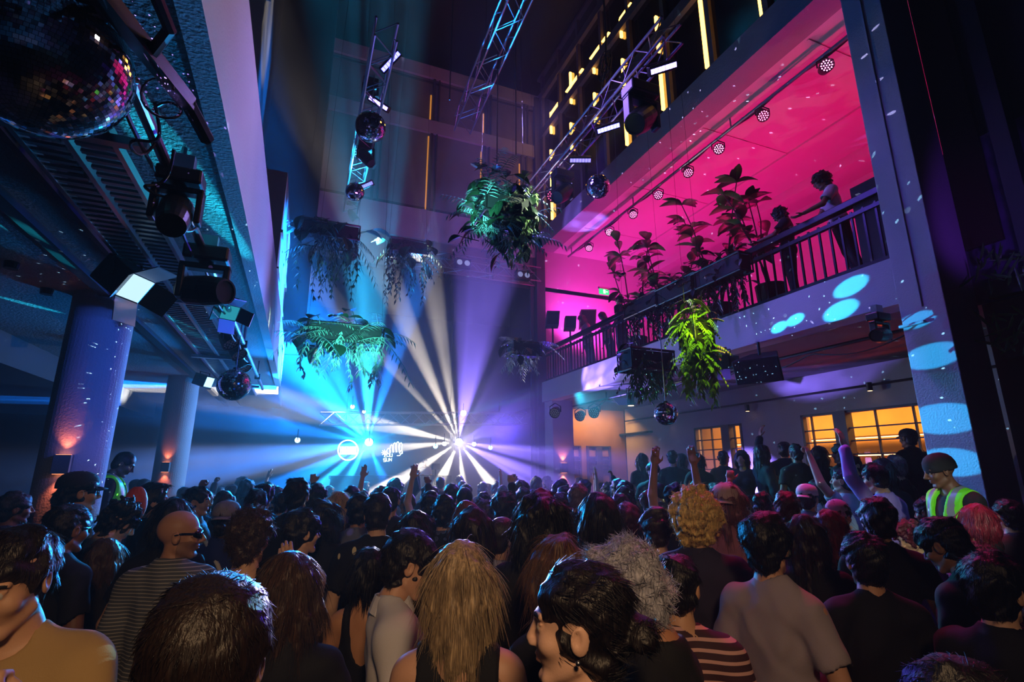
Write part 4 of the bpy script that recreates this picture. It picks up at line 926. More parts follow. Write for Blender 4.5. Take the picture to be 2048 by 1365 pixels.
# ---- tall ladder truss in the middle, rear truss
a = atd(1045, -30, 8.5); b = atd(925, 250, 12.0); truss(a, b, .38, 'slanting ladder truss under the dark middle ceiling', step=.42)
truss((2.2, 12.3, 7.2), (5.75, 12.3, 7.2), .4, 'rear truss across the far wall above the stage')
for px, lb in ((925, 'pair of dim blinder lamps on the rear truss, nearer its middle'), (1045, 'pair of dim blinder lamps on the rear truss, at the balcony corner')):
    p = aty(px, 528 + (px - 925) * .2, 12.05); r = empty('blinder_lamp', p, lb, 'stage light', 'rear truss blinders')
    MB().box((-.2, -.08, -.12), (.2, .1, .12)).build('housing', m_blackmetal, r)
    for s in (-1, 1): MB().lathe([(.001, .01), (.07, .012), (.075, 0)], (s * .1, -.09, 0), 14, (0, -1, 0)).build('lamp', led('8a90c0', .8), r)
for px, y0, y1 in ((899, 165, 200), (994, 180, 330), (1032, 190, 310)):
    a = atd(px, y1, 9.5); tag(MB().cyl(a, (a[0], a[1], 13.9), .012, n=6).build('hanging_cable', m_cable), 'thin black cable dropping from the dark ceiling' , 'cable', 'thin ceiling cables')
# ---- left ceiling gear: cable tray, lighting pipe, fixtures
root = empty('cable_tray', (-1.15, 1.0, 3.45), 'long perforated cable tray under the left ceiling', 'cable tray')
for x in (-.2, .0, .2): MB().box((x - .012, 0, 0), (x + .012, 11.0, .05)).build('side_rail', m_metal, root)
q = MB()
for i in range(150): y = i * .073; q.box((-.19, y, .005), (-.03, y + .028, .02)); q.box((.03, y, .005), (.19, y + .028, .02))
tag(q.build('rungs', mat('tray_slats', '#6a7078', .35, metal=.8), root), kind='stuff')
for y in (1.6, 4.2, 6.8, 9.4): MB().box((-.3, y, -.04), (.36, y + .05, 0)).build('support_bar', m_metal, root); 
PX = -.86; PZ = 3.42
root = empty('lighting_pipe', (PX + .12, .8, PZ), 'steel lighting pipe slung below the left ceiling edge', 'pipe')
MB().cyl((0, 0, 0), (0, 9.8, 0), .026, n=12).build('pipe', m_metal, root)
for y in (.9, 2.2, 4.0, 6.0, 8.4):
    MB().cyl((0, y, 0), (0, y, .26), .014, n=8).build('drop_rod', m_metal, root)
    MB().box((-.04, y - .03, -.04), (.04, y + .03, .04)).build('clamp', m_blackmetal, root)
q = MB(); 
for k in range(5):
    y = 1.0 + k * 1.2; q.tube([(-.03, y + u * 1.2, -.03 - .05 * math.sin(PI * u) * (1 + .4 * (k % 2))) for u in np.linspace(0, 1, 15)], .01, 6)
for k in range(4):
    y0 = 1.05 + .34 * k; q.tube([(.02 + .06 * math.sin(u * 5 + k), y0 + .3 * u + .05 * math.sin(u * 9), -.03 - (.1 + .03 * k) * math.sin(PI * u) ** .7) for u in np.linspace(0, 1, 22)], .007, 6)
q.build('cable_run', m_cable, root)
def onp(px, py, z): return atz(px, py, z)
p = onp(365, 345, 3.42); moving_head(p, (.1, -.6, -.7), 'black moving light hung on the left pipe below the big mirror ball', .6)
p = onp(418, 498, 3.42); moving_head(p, (.7, -.5, -.1), 'wide black moving light on the left pipe beside the cable tray', .8)
p = onp(300, 110, 3.42); q = MB(); q.obox((0, 0, 0), (np.array((.3, .9, 0)) / .95, np.array((.9, -.3, 0)) / .95, (0, 0, 1)), (.26, .025, .03)); q.tube([(0, 0, 0), (.08, -.12, .03), (.05, -.3, .06)], .022, 8); q.tube([(.08, .24, 0), (.13, .42, -.04)], .03, 8); q.tube([(.1 * math.cos(a) * .6, .1 + .14 * a / 6, -.05 + .06 * math.sin(a)) for a in np.linspace(0, 9, 24)], .006, 5)
tag(q.build('camera_arm', m_blackmetal, None, loc=p), 'black jointed arm with cables beside the big mirror ball', 'arm')
# flood with barn doors (big, left)
def flood(loc, d, label, s=1.0, door=True, cc='bfe6ff', es=2.0, group='flood lights'):
    d = np.array(d, float); d /= np.linalg.norm(d); x = np.cross(d, [0, 0, 1]); x /= np.linalg.norm(x); u = np.cross(x, d)
    r = empty('flood_light', loc, label, 'stage light', group)
    q = MB(); q.obox(-d * .02 * s, (x, u, d), (.14 * s, .14 * s, .17 * s)); q.build('housing', m_blackmetal, r, bevel=.02 * s)
    MB().obox(d * .152 * s, (x, u, d), (.115 * s, .115 * s, .004)).build('front_glass', led(cc, es), r)
    MB().tube([x * .15 * s, x * .15 * s + np.array((0, 0, .2 * s)), -x * .15 * s + np.array((0, 0, .2 * s)), -x * .15 * s], .014 * s, 6).build('mounting_yoke', m_blackmetal, r)
    if door:
        mw = mat('pale_barn_door', '#d8d4e6', .5)
        for sg, a1, a2 in ((1, x, u), (-1, x, u), (1, u, x), (-1, u, x)):
            o = a1 * sg; n = o * .75 + d * .66; n /= np.linalg.norm(n)
            MB().obox(d * .155 * s + o * .13 * s + n * .11 * s, (n, a2, np.cross(n, a2)), (.11 * s, .12 * s, .004)).build('barn_door', mw if a1 is u else m_blackmetal, r)
    return r
p = onp(250, 560, 3.3); flood(p, (.75, -.4, -.62), 'big black flood light with pale barn doors left of the cable tray', .8, True, 'bfe6ff', 1.2)
p = onp(408, 762, 3.4); flood(p, (.8, -.5, -.3), 'small flood light with round white lamps beside the left mirror ball', .7, False, '9adfff', 2.5)
p = onp(455, 618, 3.45); flood(p, (.3, -.6, -.5), 'small flood with a cyan face on the left pipe beyond the wide moving light', .6, True, '3ac8e0', .5)
for px, py, lb in ((462, 655, 'dark lantern on the left pipe, just beyond the cyan faced flood'), (478, 680, 'dark lantern on the left pipe, midway to the fascia end'), (490, 710, 'dark lantern at the far end of the left pipe')):
    par_can(onp(px, py, 3.5), (.5, -.3, -.7), lb, '404060', .2, .8, 'left pipe lanterns')
# ceiling downlights on the left
for px, py in ((25, 525), (95, 578), (160, 342), (215, 430)):
    p = atz(px, py, 3.7); r = empty('ceiling_spotlight', (p[0], p[1], 3.7), None, None); tag(r, 'small unlit round downlight in the left ceiling', 'downlight', 'unlit left downlights')
    MB().lathe([(.04, -.06), (.05, -.06), (.055, 0)], (0, 0, 0), 14).build('rim', m_blackmetal, r)
# sconces
def sconce(loc, n, label, s=1.0):
    n = np.array(n, float); n /= np.linalg.norm(n); x = np.cross([0, 0, 1], n); r = empty('wall_sconce', loc, label, 'wall light', 'up and down sconces')
    MB().obox(n * .045, (x, n, (0, 0, 1)), (.065 * s, .045, .085 * s)).build('housing', mat('sconce_box', '#6a7078', .5), r, bevel=.004)
    for sg in (-1, 1):
        MB().obox(n * .05 + np.array((0, 0, sg * .086 * s)), (x, n, (0, 0, 1)), (.05 * s, .035, .002)).build('lamp_slot', led('ff9060', 3), r)
        P = np.array(loc) + n * .06 + np.array((0, 0, sg * .1 * s)); spot('sconce_beam', P, P + np.array((0, 0, sg)) - n * .12, 5 if s < 1.2 else 12, '#ff7a50', 85, .7, .02)
for (cx, cy, px, py, lb) in ((-2.02, 6.35, 127, 921, 'up and down wall light on the nearest round column'), (-2.2, 11.56, 335, 935, 'up and down wall light on the rear round column')):
    dd = -np.array((cx, cy, 0)); dd /= np.linalg.norm(dd); dd = np.array((dd[0] - .25, dd[1], 0)); dd /= np.linalg.norm(dd)
    sconce((cx + dd[0] * .265, cy + dd[1] * .265, 2.0), dd, lb)
sconce((6.22, 11.95, 2.0), (0, -1, 0), 'up and down wall light on the pale back pillar', 1.4)
# ---- balcony: lighting pipe with pars, railing
root = empty('balcony_pipe', (XR + .75, 3.0, ZO - .22), 'lighting pipe along the balcony ceiling edge', 'pipe')
MB().cyl((0, 0, 0), (0, 9.2, 0), .03, n=10).build('pipe', m_metal, root)
q = MB(); q.tube([(.05, u * 9.3, .02 + .03 * math.sin(u * 40)) for u in np.linspace(0, 1, 60)], .018, 6); q.build('cable_run', m_cable, root)
for y in (.4, 3, 6, 9): MB().cyl((0, y, 0), (0, y, .205), .015, n=6).build('drop_rod', m_metal, root)
parn = ['first', 'second', 'third', 'fourth', 'fifth', 'sixth', 'seventh', 'eighth']
for i, (px, py) in enumerate(((1652, 138), (1525, 228), (1437, 298), (1376, 346), (1316, 385), (1266, 428), (1219, 463), (1178, 494))):
    p = atx(px, py, XR + .75); p[2] = ZO - .25
    par_can(p, (-.55, -.75, -.25) if i in (0,) else ((-.3, -.5, -.8) if i % 2 else (-.45, -.6, -.6)), '%s LED par on the balcony ceiling pipe, counted from the tall pillar' % parn[i], 'ff7ac8', 11 if i in (0, 2, 6) else 6, .85, 'balcony par lights')
root = empty('balcony_railing', (XR + .1, 3.4, ZF), 'black balcony railing with upright bars', 'railing')
MB().box((-.05, 0, .86), (.06, 9.1, .95)).build('handrail', m_rail, root, bevel=.01)
MB().box((-.03, 0, .0), (.03, 9.1, .09)).build('bottom_rail', m_rail, root)
MB().box((-.03, 0, .72), (.03, 9.1, .77)).build('mid_rail', m_rail, root)
for i in range(62): y = .08 + i * .147; MB().box((-.012, y, .05), (.012, y + .024, .8)).build('baluster', m_rail, root)
MB().box((.0, -.1, .0), (.1, .35, 1.1)).build('end_panel', m_black, root)
# exit sign
p = aty(1208, 584, 11.0); r = empty('exit_sign', p, 'green exit sign hanging in the pink balcony', 'sign')
MB().box((-.14, -.02, -.07), (.14, .02, .07)).build('sign_panel', mat('exit_green', '#0a6a3a', emit='#2aff8a', es=1.2), r)
q = MB(); q.box((-.03, -.024, -.05), (.03, -.019, .05)); q.cyl((-.005, -.024, .035), (-.005, -.019, .035), .015); q.box((.05, -.024, -.01), (.1, -.019, .01)); q.build('running_figure', mat('exit_white', '#ffffff', emit='#ffffff', es=2), r)
MB().box((-.16, -.03, .07), (.16, .03, .12)).build('bracket', m_pinkc, r)
# balcony speakers and stands at the far end
for px, py, w, lb in ((1105, 640, .34, 'pink lit loudspeaker box on the balcony end wall'), (1140, 648, .3, 'tilted box speaker on a stand at the balcony end'), (1175, 640, .42, 'dark box fixture behind the leaning guests at the balcony end')):
    p = aty(px, py, 11.6); r = empty('loudspeaker', p, lb, 'speaker', 'balcony end boxes')
    MB().obox((0, 0, 0), (cR, np.cross((0, 0, 1), cR), (.1, 0, 1)), (w / 2, .16, w * .6)).build('cabinet', mat('speaker_grey', '#4a444c', .6), r, bevel=.01)
    MB().obox(-np.cross((0, 0, 1), cR) * .165, (cR, np.cross((0, 0, 1), cR), (.1, 0, 1)), (w / 2 * .85, .004, w * .5)).build('grille', m_black, r)
    MB().cyl((0, 0, -w * .55), (0, 0, ZF - p[2]), .025, n=8).build('stand', m_blackmetal, r)
# ---- under the balcony: fixtures on the slab edge
p = atz(1755, 628, 3.55); moving_head(p, (-.9, -.2, -.15), 'black moving light under the balcony beside the tall pillar', .62, lens=led('fff0d8', 1.5))
root = empty('fixture_pipe', (XR + .55, 3.6, 3.55), 'black lighting pipe under the balcony edge', 'pipe'); MB().cyl((0, 0, 0), (0, 8.2, 0), .025, n=8).build('pipe', m_blackmetal, root)
q = MB(); q.tube([(0, u * 8, -.03 - .12 * abs(math.sin(u * 19))) for u in np.linspace(0, 1, 70)], .01, 5); q.build('cable_run', m_cable, root)
for y in (.3, 2.2, 4.4, 6.6): MB().cyl((0, y, 0), (0, y, .16), .016, n=6).build('hanging_rod', m_blackmetal, root)
p = atz(1522, 735, 3.3); r = empty('hanging_speaker', p, 'large dark wedge loudspeaker hung under the balcony', 'speaker')
q = MB(); dd = np.array((-.75, -.35, -.35)); dd /= np.linalg.norm(dd); xx = np.cross(dd, [0, 0, 1]); xx /= np.linalg.norm(xx); uu = np.cross(xx, dd)
R0 = [xx * sx * .3 + uu * su * .17 + dd * .2 for sx, su in ((-1, -1), (1, -1), (1, 1), (-1, 1))]; R1 = [xx * sx * .18 + uu * su * .15 - dd * .25 for sx, su in ((-1, -1), (1, -1), (1, 1), (-1, 1))]
q.rings([R1, R0]); q.build('cabinet', m_black, r, bevel=.012); MB().obox(dd * .205, (xx, uu, dd), (.28, .155, .004)).build('grille', mat('speaker_grille', '#20242c', .6), r)
MB().tube([(0, 0, .1), (0, 0, .35)], .02, 6).build('hanging_bracket', m_blackmetal, r)
p = atz(1445, 722, 3.5); flood(p, (-.7, -.6, -.35), 'flood light with a pale reflecting flap beside the hung loudspeaker', .8, True, '103040', .1)
p = atz(1260, 778, 3.55); r = empty('track_spotlight', p, 'black can spotlight with a pale card behind it under the balcony', 'spotlight')
MB().cyl((0, 0, -.08), (0, 0, -.34), .07, .075).build('can', m_blackmetal, r); MB().cyl((0, 0, -.345), (0, 0, -.347), .06).build('lamp', led('ffd0a0', 5), r); MB().tube([(.09, 0, -.15), (.09, 0, 0), (-.09, 0, 0), (-.09, 0, -.15)], .01, 6).build('yoke', m_blackmetal, r)
MB().obox((-.05, .12, -.25), (cR, (0, .8, .6), (0, -.6, .8)), (.2, .14, .003)).build('reflector_card', m_plaster, r)
p = atz(1398, 765, 3.5); r = empty('can_spotlight', p, 'small blue lit can hanging below the lime lit plant', 'spotlight'); MB().cyl((0, 0, 0), (0, 0, -.2), .06, .07).build('can', m_metal, r)
for px, py, lb in ((1740, 782, 'small track spotlight above the amber window by the tall pillar'), (1495, 823, 'small track spotlight above the far barred window'), (1337, 850, 'small track spotlight beneath the chained mirror ball')):
    p = atx(px, py, XW - .15); r = empty('track_spotlight', p, lb, 'spotlight', 'track spotlights'); MB().cyl((0, 0, .0), (0, 0, .14), .045).build('can', m_blackmetal, r); MB().cyl((0, 0, -.002), (0, 0, -.004), .035).build('lamp', led('ffc890', 4), r)
q = MB(); q.tube([(XW - .12, 3.4, 3.35), (XW - .12, 13, 3.35)], .022, 6); tag(q.build('light_track', m_black), 'dark horizontal light track along the grey wall', 'track')
for i, (px, py) in enumerate(((1110, 822), (1160, 830), (1188, 822))):
    par_can(atz(px, py - 15, 3.4), (-.6, -.6, -.4), ('dim hazy lantern below the far end of the balcony, by the back pillar', 'dim hazy lantern below the balcony, midway from the back pillar', 'dim hazy lantern below the balcony, furthest from the back pillar')[i], 'c0c0c0', .2, 1.0, 'hazy lanterns')
# bar shelves behind the windows
for i, zz in enumerate((1.5, 1.95, 2.25, 2.6)):
    r = empty('bar_shelf', (10.9, 7.4, zz), ('lowest', 'second lowest', 'second highest', 'highest')[i] + ' lit shelf in the bar beyond the windows', 'shelf', 'bar shelves')
    MB().box((-.15, -3.5, 0), (.2, 3.5, .03)).build('board', mat('shelf_wood', '#5a3a20', .5), r); MB().box((-.17, -3.5, -.02), (-.15, 3.5, .0)).build('light_strip', led('ff5a40' if i < 2 else 'ffcf8a', 4), r)
r = empty('red_glow_counter', (10.3, 6.2, 0), 'added counter block carrying the red glow beyond the window by the tall pillar', 'counter')  # made up to carry the red glow behind the window
MB().box((-.3, -1.6, 0), (.3, 1.6, 1.35)).build('counter_body', mat('bar_body', '#3a1410', .5), r); MB().box((-.33, -1.5, 1.0), (-.3, 1.5, 1.3)).build('red_glow_panel', led('ff4a3a', 4), r); MB().box((-.36, -1.65, 1.35), (.36, 1.65, 1.4)).build('counter_top', m_black, r)
for k in range(9): tag(MB().lathe([(.035, 0), (.038, .02), (.038, .2), (.014, .26), (.013, .33), (.001, .33)], (0, 0, 0), 10).build('bottle', mat('bottle_glass', '#402a10', .15), None, loc=(10.85, 5.0 + k * .42, 1.981)), 'small bottle on the second lowest lit shelf in the bar', 'bottle', 'bar bottles')
# ---- stage: lamps, neon signs, screen, stand
def lamp(px, py, Y, s, c, es, lb, grp='stage lamps'):
    p = aty(px, py, Y); r = empty('stage_lamp', p, lb, 'stage light', grp); d = cO - p; d /= np.linalg.norm(d)
    MB().lathe([(.3 * s, -.25), (s, -.1), (s * 1.15, 0), (s, 0)], (0, 0, 0), 16, d).build('housing', m_blackmetal, r); MB().lathe([(.001, .004), (s, .002)], (0, 0, 0), 16, d).build('lens', led(c, es), r)
    MB().cyl((0, 0, 0), (0, 0, .25), .015, n=6).build('mounting_bracket', m_blackmetal, r); return p
lamp(738, 885, 12.4, .085, '9ae6ff', 60, 'dazzling cyan beam lamp above the stage, left of the neon hand')
lamp(918, 885, 12.4, .085, 'fff4e0', 70, 'dazzling white beam lamp above the stage, right of the neon hand')
for px, py, s, c, es, lb in ((595, 881, .055, 'b0f0ff', 25, 'small cyan lamp alone at the left of the stage'), (705, 814, .045, 'fff0e0', 15, 'white lamp above the left burst'), (728, 824, .035, 'c0f0ff', 20, 'tiny lamp just above the cyan burst'), (927, 827, .07, 'ffe6c8', 22, 'warm white lamp directly above the white burst'),
                             (871, 893, .055, '70c8ff', 15, 'blue rimmed lamp left of the white burst'), (889, 888, .05, 'e8f4ff', 22, 'white lamp touching the left of the white burst'), (948, 889, .05, 'e8f0ff', 22, 'white lamp touching the right of the white burst'), (981, 896, .05, '70b0ff', 15, 'blue rimmed lamp right of the white burst')):
    lamp(px, py, 12.8, s, c, es, lb)
tr = truss(aty(640, 838, 13.2), aty(1050, 838, 13.2), .3, 'dim stage truss above the beam lamps')
for x in (.6, 3.2): MB().cyl((x, 0, 0), (x, 0, 6.85 - tr.location[2]), .01, n=5).build('hanging_wire', m_cable, tr)
neon = led('eaffff', 3)
def px2(px, py, Y): return aty(px, py, Y)
r = empty('neon_sign', px2(696, 901, 13.6), 'round white neon sign with a bar of lettering left of the cyan burst', 'sign')
c0 = px2(696, 901, 13.6)
def NP2(pts): return [px2(x, y, 13.6) - c0 for x, y in pts]
MB().tube(NP2([(696 + 20 * math.cos(a), 901 + 20 * math.sin(a)) for a in np.linspace(0, 2 * PI, 33)]), .016, 6).build('ring_tube', neon, r)
q = MB()
for i in range(6): x = 681 + i * 5.4; q.tube(NP2([(x, 909), (x, 894), (x + 3.4, 894), (x + 3.4, 909), (x, 909)]), .014, 5); q.tube(NP2([(x, 901), (x + 3.4, 901)]), .014, 5)
q.build('lettering', neon, r)
c0 = px2(785, 903, 13.6); r = empty('neon_sign', c0, 'white neon hand outline with small lettering between the two bursts', 'sign')
q = MB()
for i in range(5):
    x = 775 + i * 6.2; y = (899, 892, 888, 886, 888)[i]; b = (907, 906, 905, 905, 908)[i]
    q.tube(NP2([(x, b), (x - 1.2, (b + y) / 2), (x, y), (x + 2.4, y - 2), (x + 4.4, y + 1), (x + 4, (b + y) / 2), (x + 5, b)]), .010, 5)
q.tube(NP2([(800, 905), (803, 900), (804, 906), (799, 912), (794, 912)]), .010, 5); q.build('hand_tube', neon, r)
q = MB()
for a in np.linspace(0, PI, 5)[:-1]: q.tube(NP2([(769 + 6 * math.cos(a), 906 + 6 * math.sin(a)), (769 - 6 * math.cos(a), 906 - 6 * math.sin(a))]), .008, 5)
q.build('star_tube', neon, r)
q = MB()
def glyph(ch, x, y, w=5, h=6):
    G = {'Z': [[(0, 0), (1, 0), (0, 1), (1, 1)]], 'O': [[(0, 0), (1, 0), (1, 1), (0, 1), (0, 0)]], 'U': [[(0, 0), (0, 1), (1, 1), (1, 0)]], 'S': [[(1, 0), (0, 0), (0, .5), (1, .5), (1, 1), (0, 1)]], 'N': [[(0, 1), (0, 0), (1, 1), (1, 0)]], 'D': [[(0, 0), (.7, 0), (1, .5), (.7, 1), (0, 1), (0, 0)]], 'B': [[(0, 0), (.8, 0), (.8, .5), (0, .5), (1, .5), (1, 1), (0, 1), (0, 0)]]}
    for st in G[ch]: q.tube(NP2([(x + u * w, y + v * h) for u, v in st]), .009, 5)
for ch, x, y in (('Z', 768, 909), ('O', 774, 908), ('U', 780, 908), ('S', 767, 918), ('U', 773, 917), ('N', 779, 917)): glyph(ch, x, y, 4.4, 6)
q.build('lettering', neon, r)
p = px2(1073, 917, 12.9); r = empty('screen', p, 'small bright cyan screen beside the back pillar', 'screen'); MB().box((-.12, 0, -.2), (.12, .04, .2)).build('bezel', m_black, r); MB().cyl((0, .06, -.1), (0, .06, .4), .02).build('wall_mount', m_blackmetal, r); q = MB(); 
for i in range(3):
    for j in range(2): q.box((-.1 + j * .1, -.006, -.18 + i * .125), (-.015 + j * .1, -.001, -.08 + i * .125))
q.build('display_tiles', led('5ae0ff', 5), r)
p = px2(871, 940, 12.5); r = empty('video_camera', p, 'dark camera on a stand silhouetted under the white burst', 'camera'); MB().box((-.08, -.1, 0), (.08, .1, .14)).build('body', m_blackmetal, r); MB().cyl((0, 0, 0), (0, 0, .9 - p[2]), .02, n=6).build('stand', m_blackmetal, r)
# DJ table
r = empty('dj_table', (1.9, 12.95, .9), 'dark DJ table on the stage below the neon signs', 'table'); MB().box((-1.2, -.35, .85), (1.6, .35, .92)).build('table_top', m_black, r); MB().box((-1.2, -.35, 0), (1.6, -.3, .85)).build('front_panel', m_dark, r)
# ================================================================== PLANTS
m_leaf = mat('leaf_green', '#2f6a2a', .45, var=.25, vscale=8); m_leafd = mat('leaf_dark', '#16301c', .4, var=.25, vscale=8)
m_fern = mat('fern_lime', '#7fae2e', .5, var=.25, vscale=9); m_silver = mat('leaf_silver', '#b9c4b4', .45, var=.15); m_stem = mat('woody_stem', '#3a2a20', .7)
m_pot = mat('dark_planter', '#101014', .6)
def leaf(q, p, d, up, L, W, curl=.25, n=4, fold=.15):
    d = np.array(d, float); d /= np.linalg.norm(d); s = np.cross(d, up); s /= np.linalg.norm(s) + 1e-9; u = np.cross(s, d); rows = []
    for i in range(n + 1):
        t = i / n; w = W * math.sin(PI * min(.98, .06 + t * .94)) ** .8 * (.75 + .5 * t if n > 3 else 1); c = np.array(p) + d * L * t - u * curl * L * t * t
        rows.append([c - s * w / 2 + u * fold * w, c, c + s * w / 2 + u * fold * w])
    q.rings(rows, close=False, cap=False)
def frond(q, p, d, L, n=12, lw=.018, ll=.12, droop=.5, r=rnd):
    d = np.array(d, float); d /= np.linalg.norm(d); pts = []
    for i in range(n + 1):
        t = i / n; pts.append(np.array(p) + d * L * t + np.array((0, 0, -1)) * droop * L * t * t)
    q.tube(pts, [.006 * (1 - .7 * i / n) for i in range(n + 1)], 4)
    for i in range(1, n + 1):
        t = pts[i] - pts[i - 1]; t /= np.linalg.norm(t); s = np.cross(t, [0, 0, 1]); s /= np.linalg.norm(s) + 1e-9
        for sg in (-1, 1): leaf(q, pts[i], s * sg + t * .7 + np.array((0, 0, -.25)), (0, 0, 1), ll * (1.15 - .6 * i / n) * r.uniform(.8, 1.2), lw, .3, 2, .05)
def trail(q, p, L, n=10, ll=.09, lw=.03, r=rnd):
    a = r.uniform(0, 6.28); pts = [np.array(p) + np.array((.04 * math.sin(a + i * .8), .04 * math.cos(a + i * .6), -L * i / n)) for i in range(n + 1)]
    q.tube(pts, .005, 4)
    for i in range(n + 1):
        for k in range(3): b = r.uniform(0, 6.28); leaf(q, pts[i], (math.cos(b), math.sin(b), -1.0), (0, 0, 1), ll * r.uniform(.7, 1.3), lw, .2, 2)
def hanger(loc, r0, label, ferns, bigs, trails, fmat, seed, top=14, box=(.5, .3), sag=1.0, tmat=None, zr=.15, tx=0):
    rr = random.Random(seed); root = empty('hanging_plant', loc, label, 'plant', 'hanging plants')
    f = MB(); bx, by = box
    for z in (-.15, .12): f.tube([(-bx, -by, z), (bx, -by, z), (bx, by, z), (-bx, by, z), (-bx, -by, z)], .018, 6)
    for sx in (-1, 1):
        for sy in (-1, 1): f.cyl((sx * bx, sy * by, -.15), (sx * bx, sy * by, .12), .012, n=6)
    f.build('basket_frame', m_blackmetal, root)
    c = MB()
    for sx in (-1, 1): c.cyl((sx * bx, 0, .12), (sx * bx * .6, 0, top - loc[2]), .002, n=4)
    c.build('hanging_cable', m_cable, root)
    MB().box((-bx * .95, -by * .95, -.14), (bx * .95, by * .95, .1)).build('soil_liner', m_black, root)
    q = MB()
    for i in range(ferns):
        a = rr.uniform(0, 6.28); e = rr.uniform(-.5, .8); p = (rr.uniform(-bx, bx), rr.uniform(-by, by), rr.uniform(-zr, zr)); frond(q, p, (math.cos(a), math.sin(a) , e), r0 * rr.uniform(.6, 1.1), 10, .02, r0 * .26, rr.uniform(.3, .9) * sag, rr)
    if ferns: q.build('fern_fronds', fmat, root)
    q = MB()
    for i in range(bigs):
        a = rr.uniform(0, 6.28); e = rr.uniform(-.8, .7); p = (rr.uniform(-bx, bx), rr.uniform(-by, by), rr.uniform(-zr, zr + .05)); d = np.array((math.cos(a), math.sin(a), e)); st = np.array(p) + d * r0 * rr.uniform(.15, .5)
        q.tube([p, st], .006, 4); leaf(q, st, d + np.array((0, 0, -.5)), (0, 0, 1), r0 * rr.uniform(.3, .5), r0 * rr.uniform(.2, .32), .3, 5)
    if bigs: q.build('broad_leaves', m_leafd, root)
    q = MB()
    for i in range(trails):
        p = (rr.uniform(-bx, bx) * (1.05 if not tx else .5) + tx * bx * .9, rr.uniform(-by, by) * 1.1, rr.uniform(-zr, .4 * zr if not tx else zr)); trail(q, p, r0 * rr.uniform(.7, 1.3) * sag, 9, .1, .035, rr)
    if trails: q.build('trailing_stems', tmat or fmat, root)
    return root
H1 = atd(1005, 420, 6.6)
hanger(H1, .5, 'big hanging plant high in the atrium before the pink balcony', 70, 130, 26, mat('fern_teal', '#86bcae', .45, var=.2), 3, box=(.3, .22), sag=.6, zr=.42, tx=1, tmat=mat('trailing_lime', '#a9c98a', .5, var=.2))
H1b = H1 + cR * .35
H2 = atd(690, 672, 8.0)
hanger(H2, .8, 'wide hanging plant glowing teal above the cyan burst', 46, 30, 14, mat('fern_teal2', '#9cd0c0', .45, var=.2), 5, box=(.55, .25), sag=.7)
H3 = atd(1392, 668, 5.4); hanger(H3, .24, 'lime lit hanging fern before the balcony fascia', 90, 10, 30, m_fern, 6, box=(.12, .12), sag=1.3, zr=.34)
H4 = atd(1292, 722, 6.9); hanger(H4, .34, 'dark trailing hanging plant left of the lime lit fern', 8, 14, 20, m_leaf, 7, box=(.34, .16), sag=1.0)
H5 = atd(1048, 700, 10.5); hanger(H5, .6, 'violet lit hanging plant at the far corner post', 16, 12, 8, m_silver, 8, box=(.3, .2), sag=.5)
H6 = atd(660, 470, 9.5); hanger(H6, .8, 'black silhouetted hanging plant over the stage haze at the left', 26, 26, 16, m_leafd, 9, box=(.5, .3), sag=1.1)
H7 = atd(815, 500, 11.0); hanger(H7, .7, 'dark hanging plant silhouetted before the far truss', 22, 20, 14, m_leafd, 10, box=(.4, .25), sag=1.2)
spot('plant_spot_lime', np.array(H3) + np.array((-.9, -.9, 1.0)), H3, 160, '#d8ff3a', 34, .6, .05)
spot('plant_spot_lime', np.array(H3) + np.array((-.7, -.9, .2)), np.array(H3) + np.array((.02, 0, 0)), 260, '#e0ff40', 16, .7, .03)
spot('plant_spot_teal', np.array(H2) + np.array((.2, -2.0, -.6)), H2, 480, '#70ffe8', 44, .7, .05)
spot('plant_spot_white', np.array(H1b) + np.array((.9, -1.3, .9)), np.array(H1b), 600, '#e8ffd8', 24, .7, .05)
spot('plant_spot_cyan', np.array(H1) + np.array((-1.1, -1.3, -.8)), np.array(H1) + np.array((-.22, 0, 0)), 700, '#80fff4', 24, .7, .05)
def fiddle(x, y, z, h, n, label, seed, s=.26):
    rr = random.Random(seed); root = empty('fiddle_leaf_fig', (x, y, z), label, 'plant', 'balcony fig plants')
    MB().lathe([(.14, 0), (.19, .02), (.22, .4), (.2, .4), (.19, .36), (.001, .36)], (0, 0, 0), 18).build('pot', m_pot, root)
    q = MB(); tips = []
    for k in range(4):
        a = rr.uniform(0, 6.28); pts = [np.array((.03 * math.cos(a), .03 * math.sin(a), .36))]
        for i in range(5): pts.append(pts[-1] + np.array((math.cos(a) * .08 + rr.uniform(-.04, .04), math.sin(a) * .12 + rr.uniform(-.04, .04), (h - .4) / 5 * rr.uniform(.75, 1.1))))
        q.tube(pts, [.018, .016, .014, .012, .01, .008], 6); tips.append(pts)
    q.build('stems', m_stem, root)
    for i in range(n):
        pts = rr.choice(tips); p = pts[rr.choice((2, 3, 3, 4, 4, 5, 5, 5))]; a = rr.uniform(0, 6.28); l = MB()
        leaf(l, p, (math.cos(a), math.sin(a), rr.uniform(-.1, 1.1)), (0, 0, 1), s * rr.uniform(.8, 1.35), s * rr.uniform(.5, .7), .35, 6, .18); l.build('leaf', MATS['leaf_green'] if i % 3 else m_leafd, root, smooth=True)
for px, py, D, h, n, lb in ((1420, 390, 6.9, 1.75, 60, 'tall dark fig plant with big leaves at the middle of the balcony rail'), (1518, 375, 6.3, 1.6, 60, 'fig plant with red lit leaves beside the leaning balcony guests'), (1265, 495, 9.2, 1.6, 46, 'pink lit fig plant on the balcony right of the green exit sign'), (1338, 500, 8.4, 1.5, 40, 'hazy fig plant between the pink and the dark balcony figs')):
    p = atx(px, py, XR + .45); fiddle(XR + .42, p[1], ZF + .012, max(1.0, p[2] - ZF + .1), n, lb, int(px), .3)
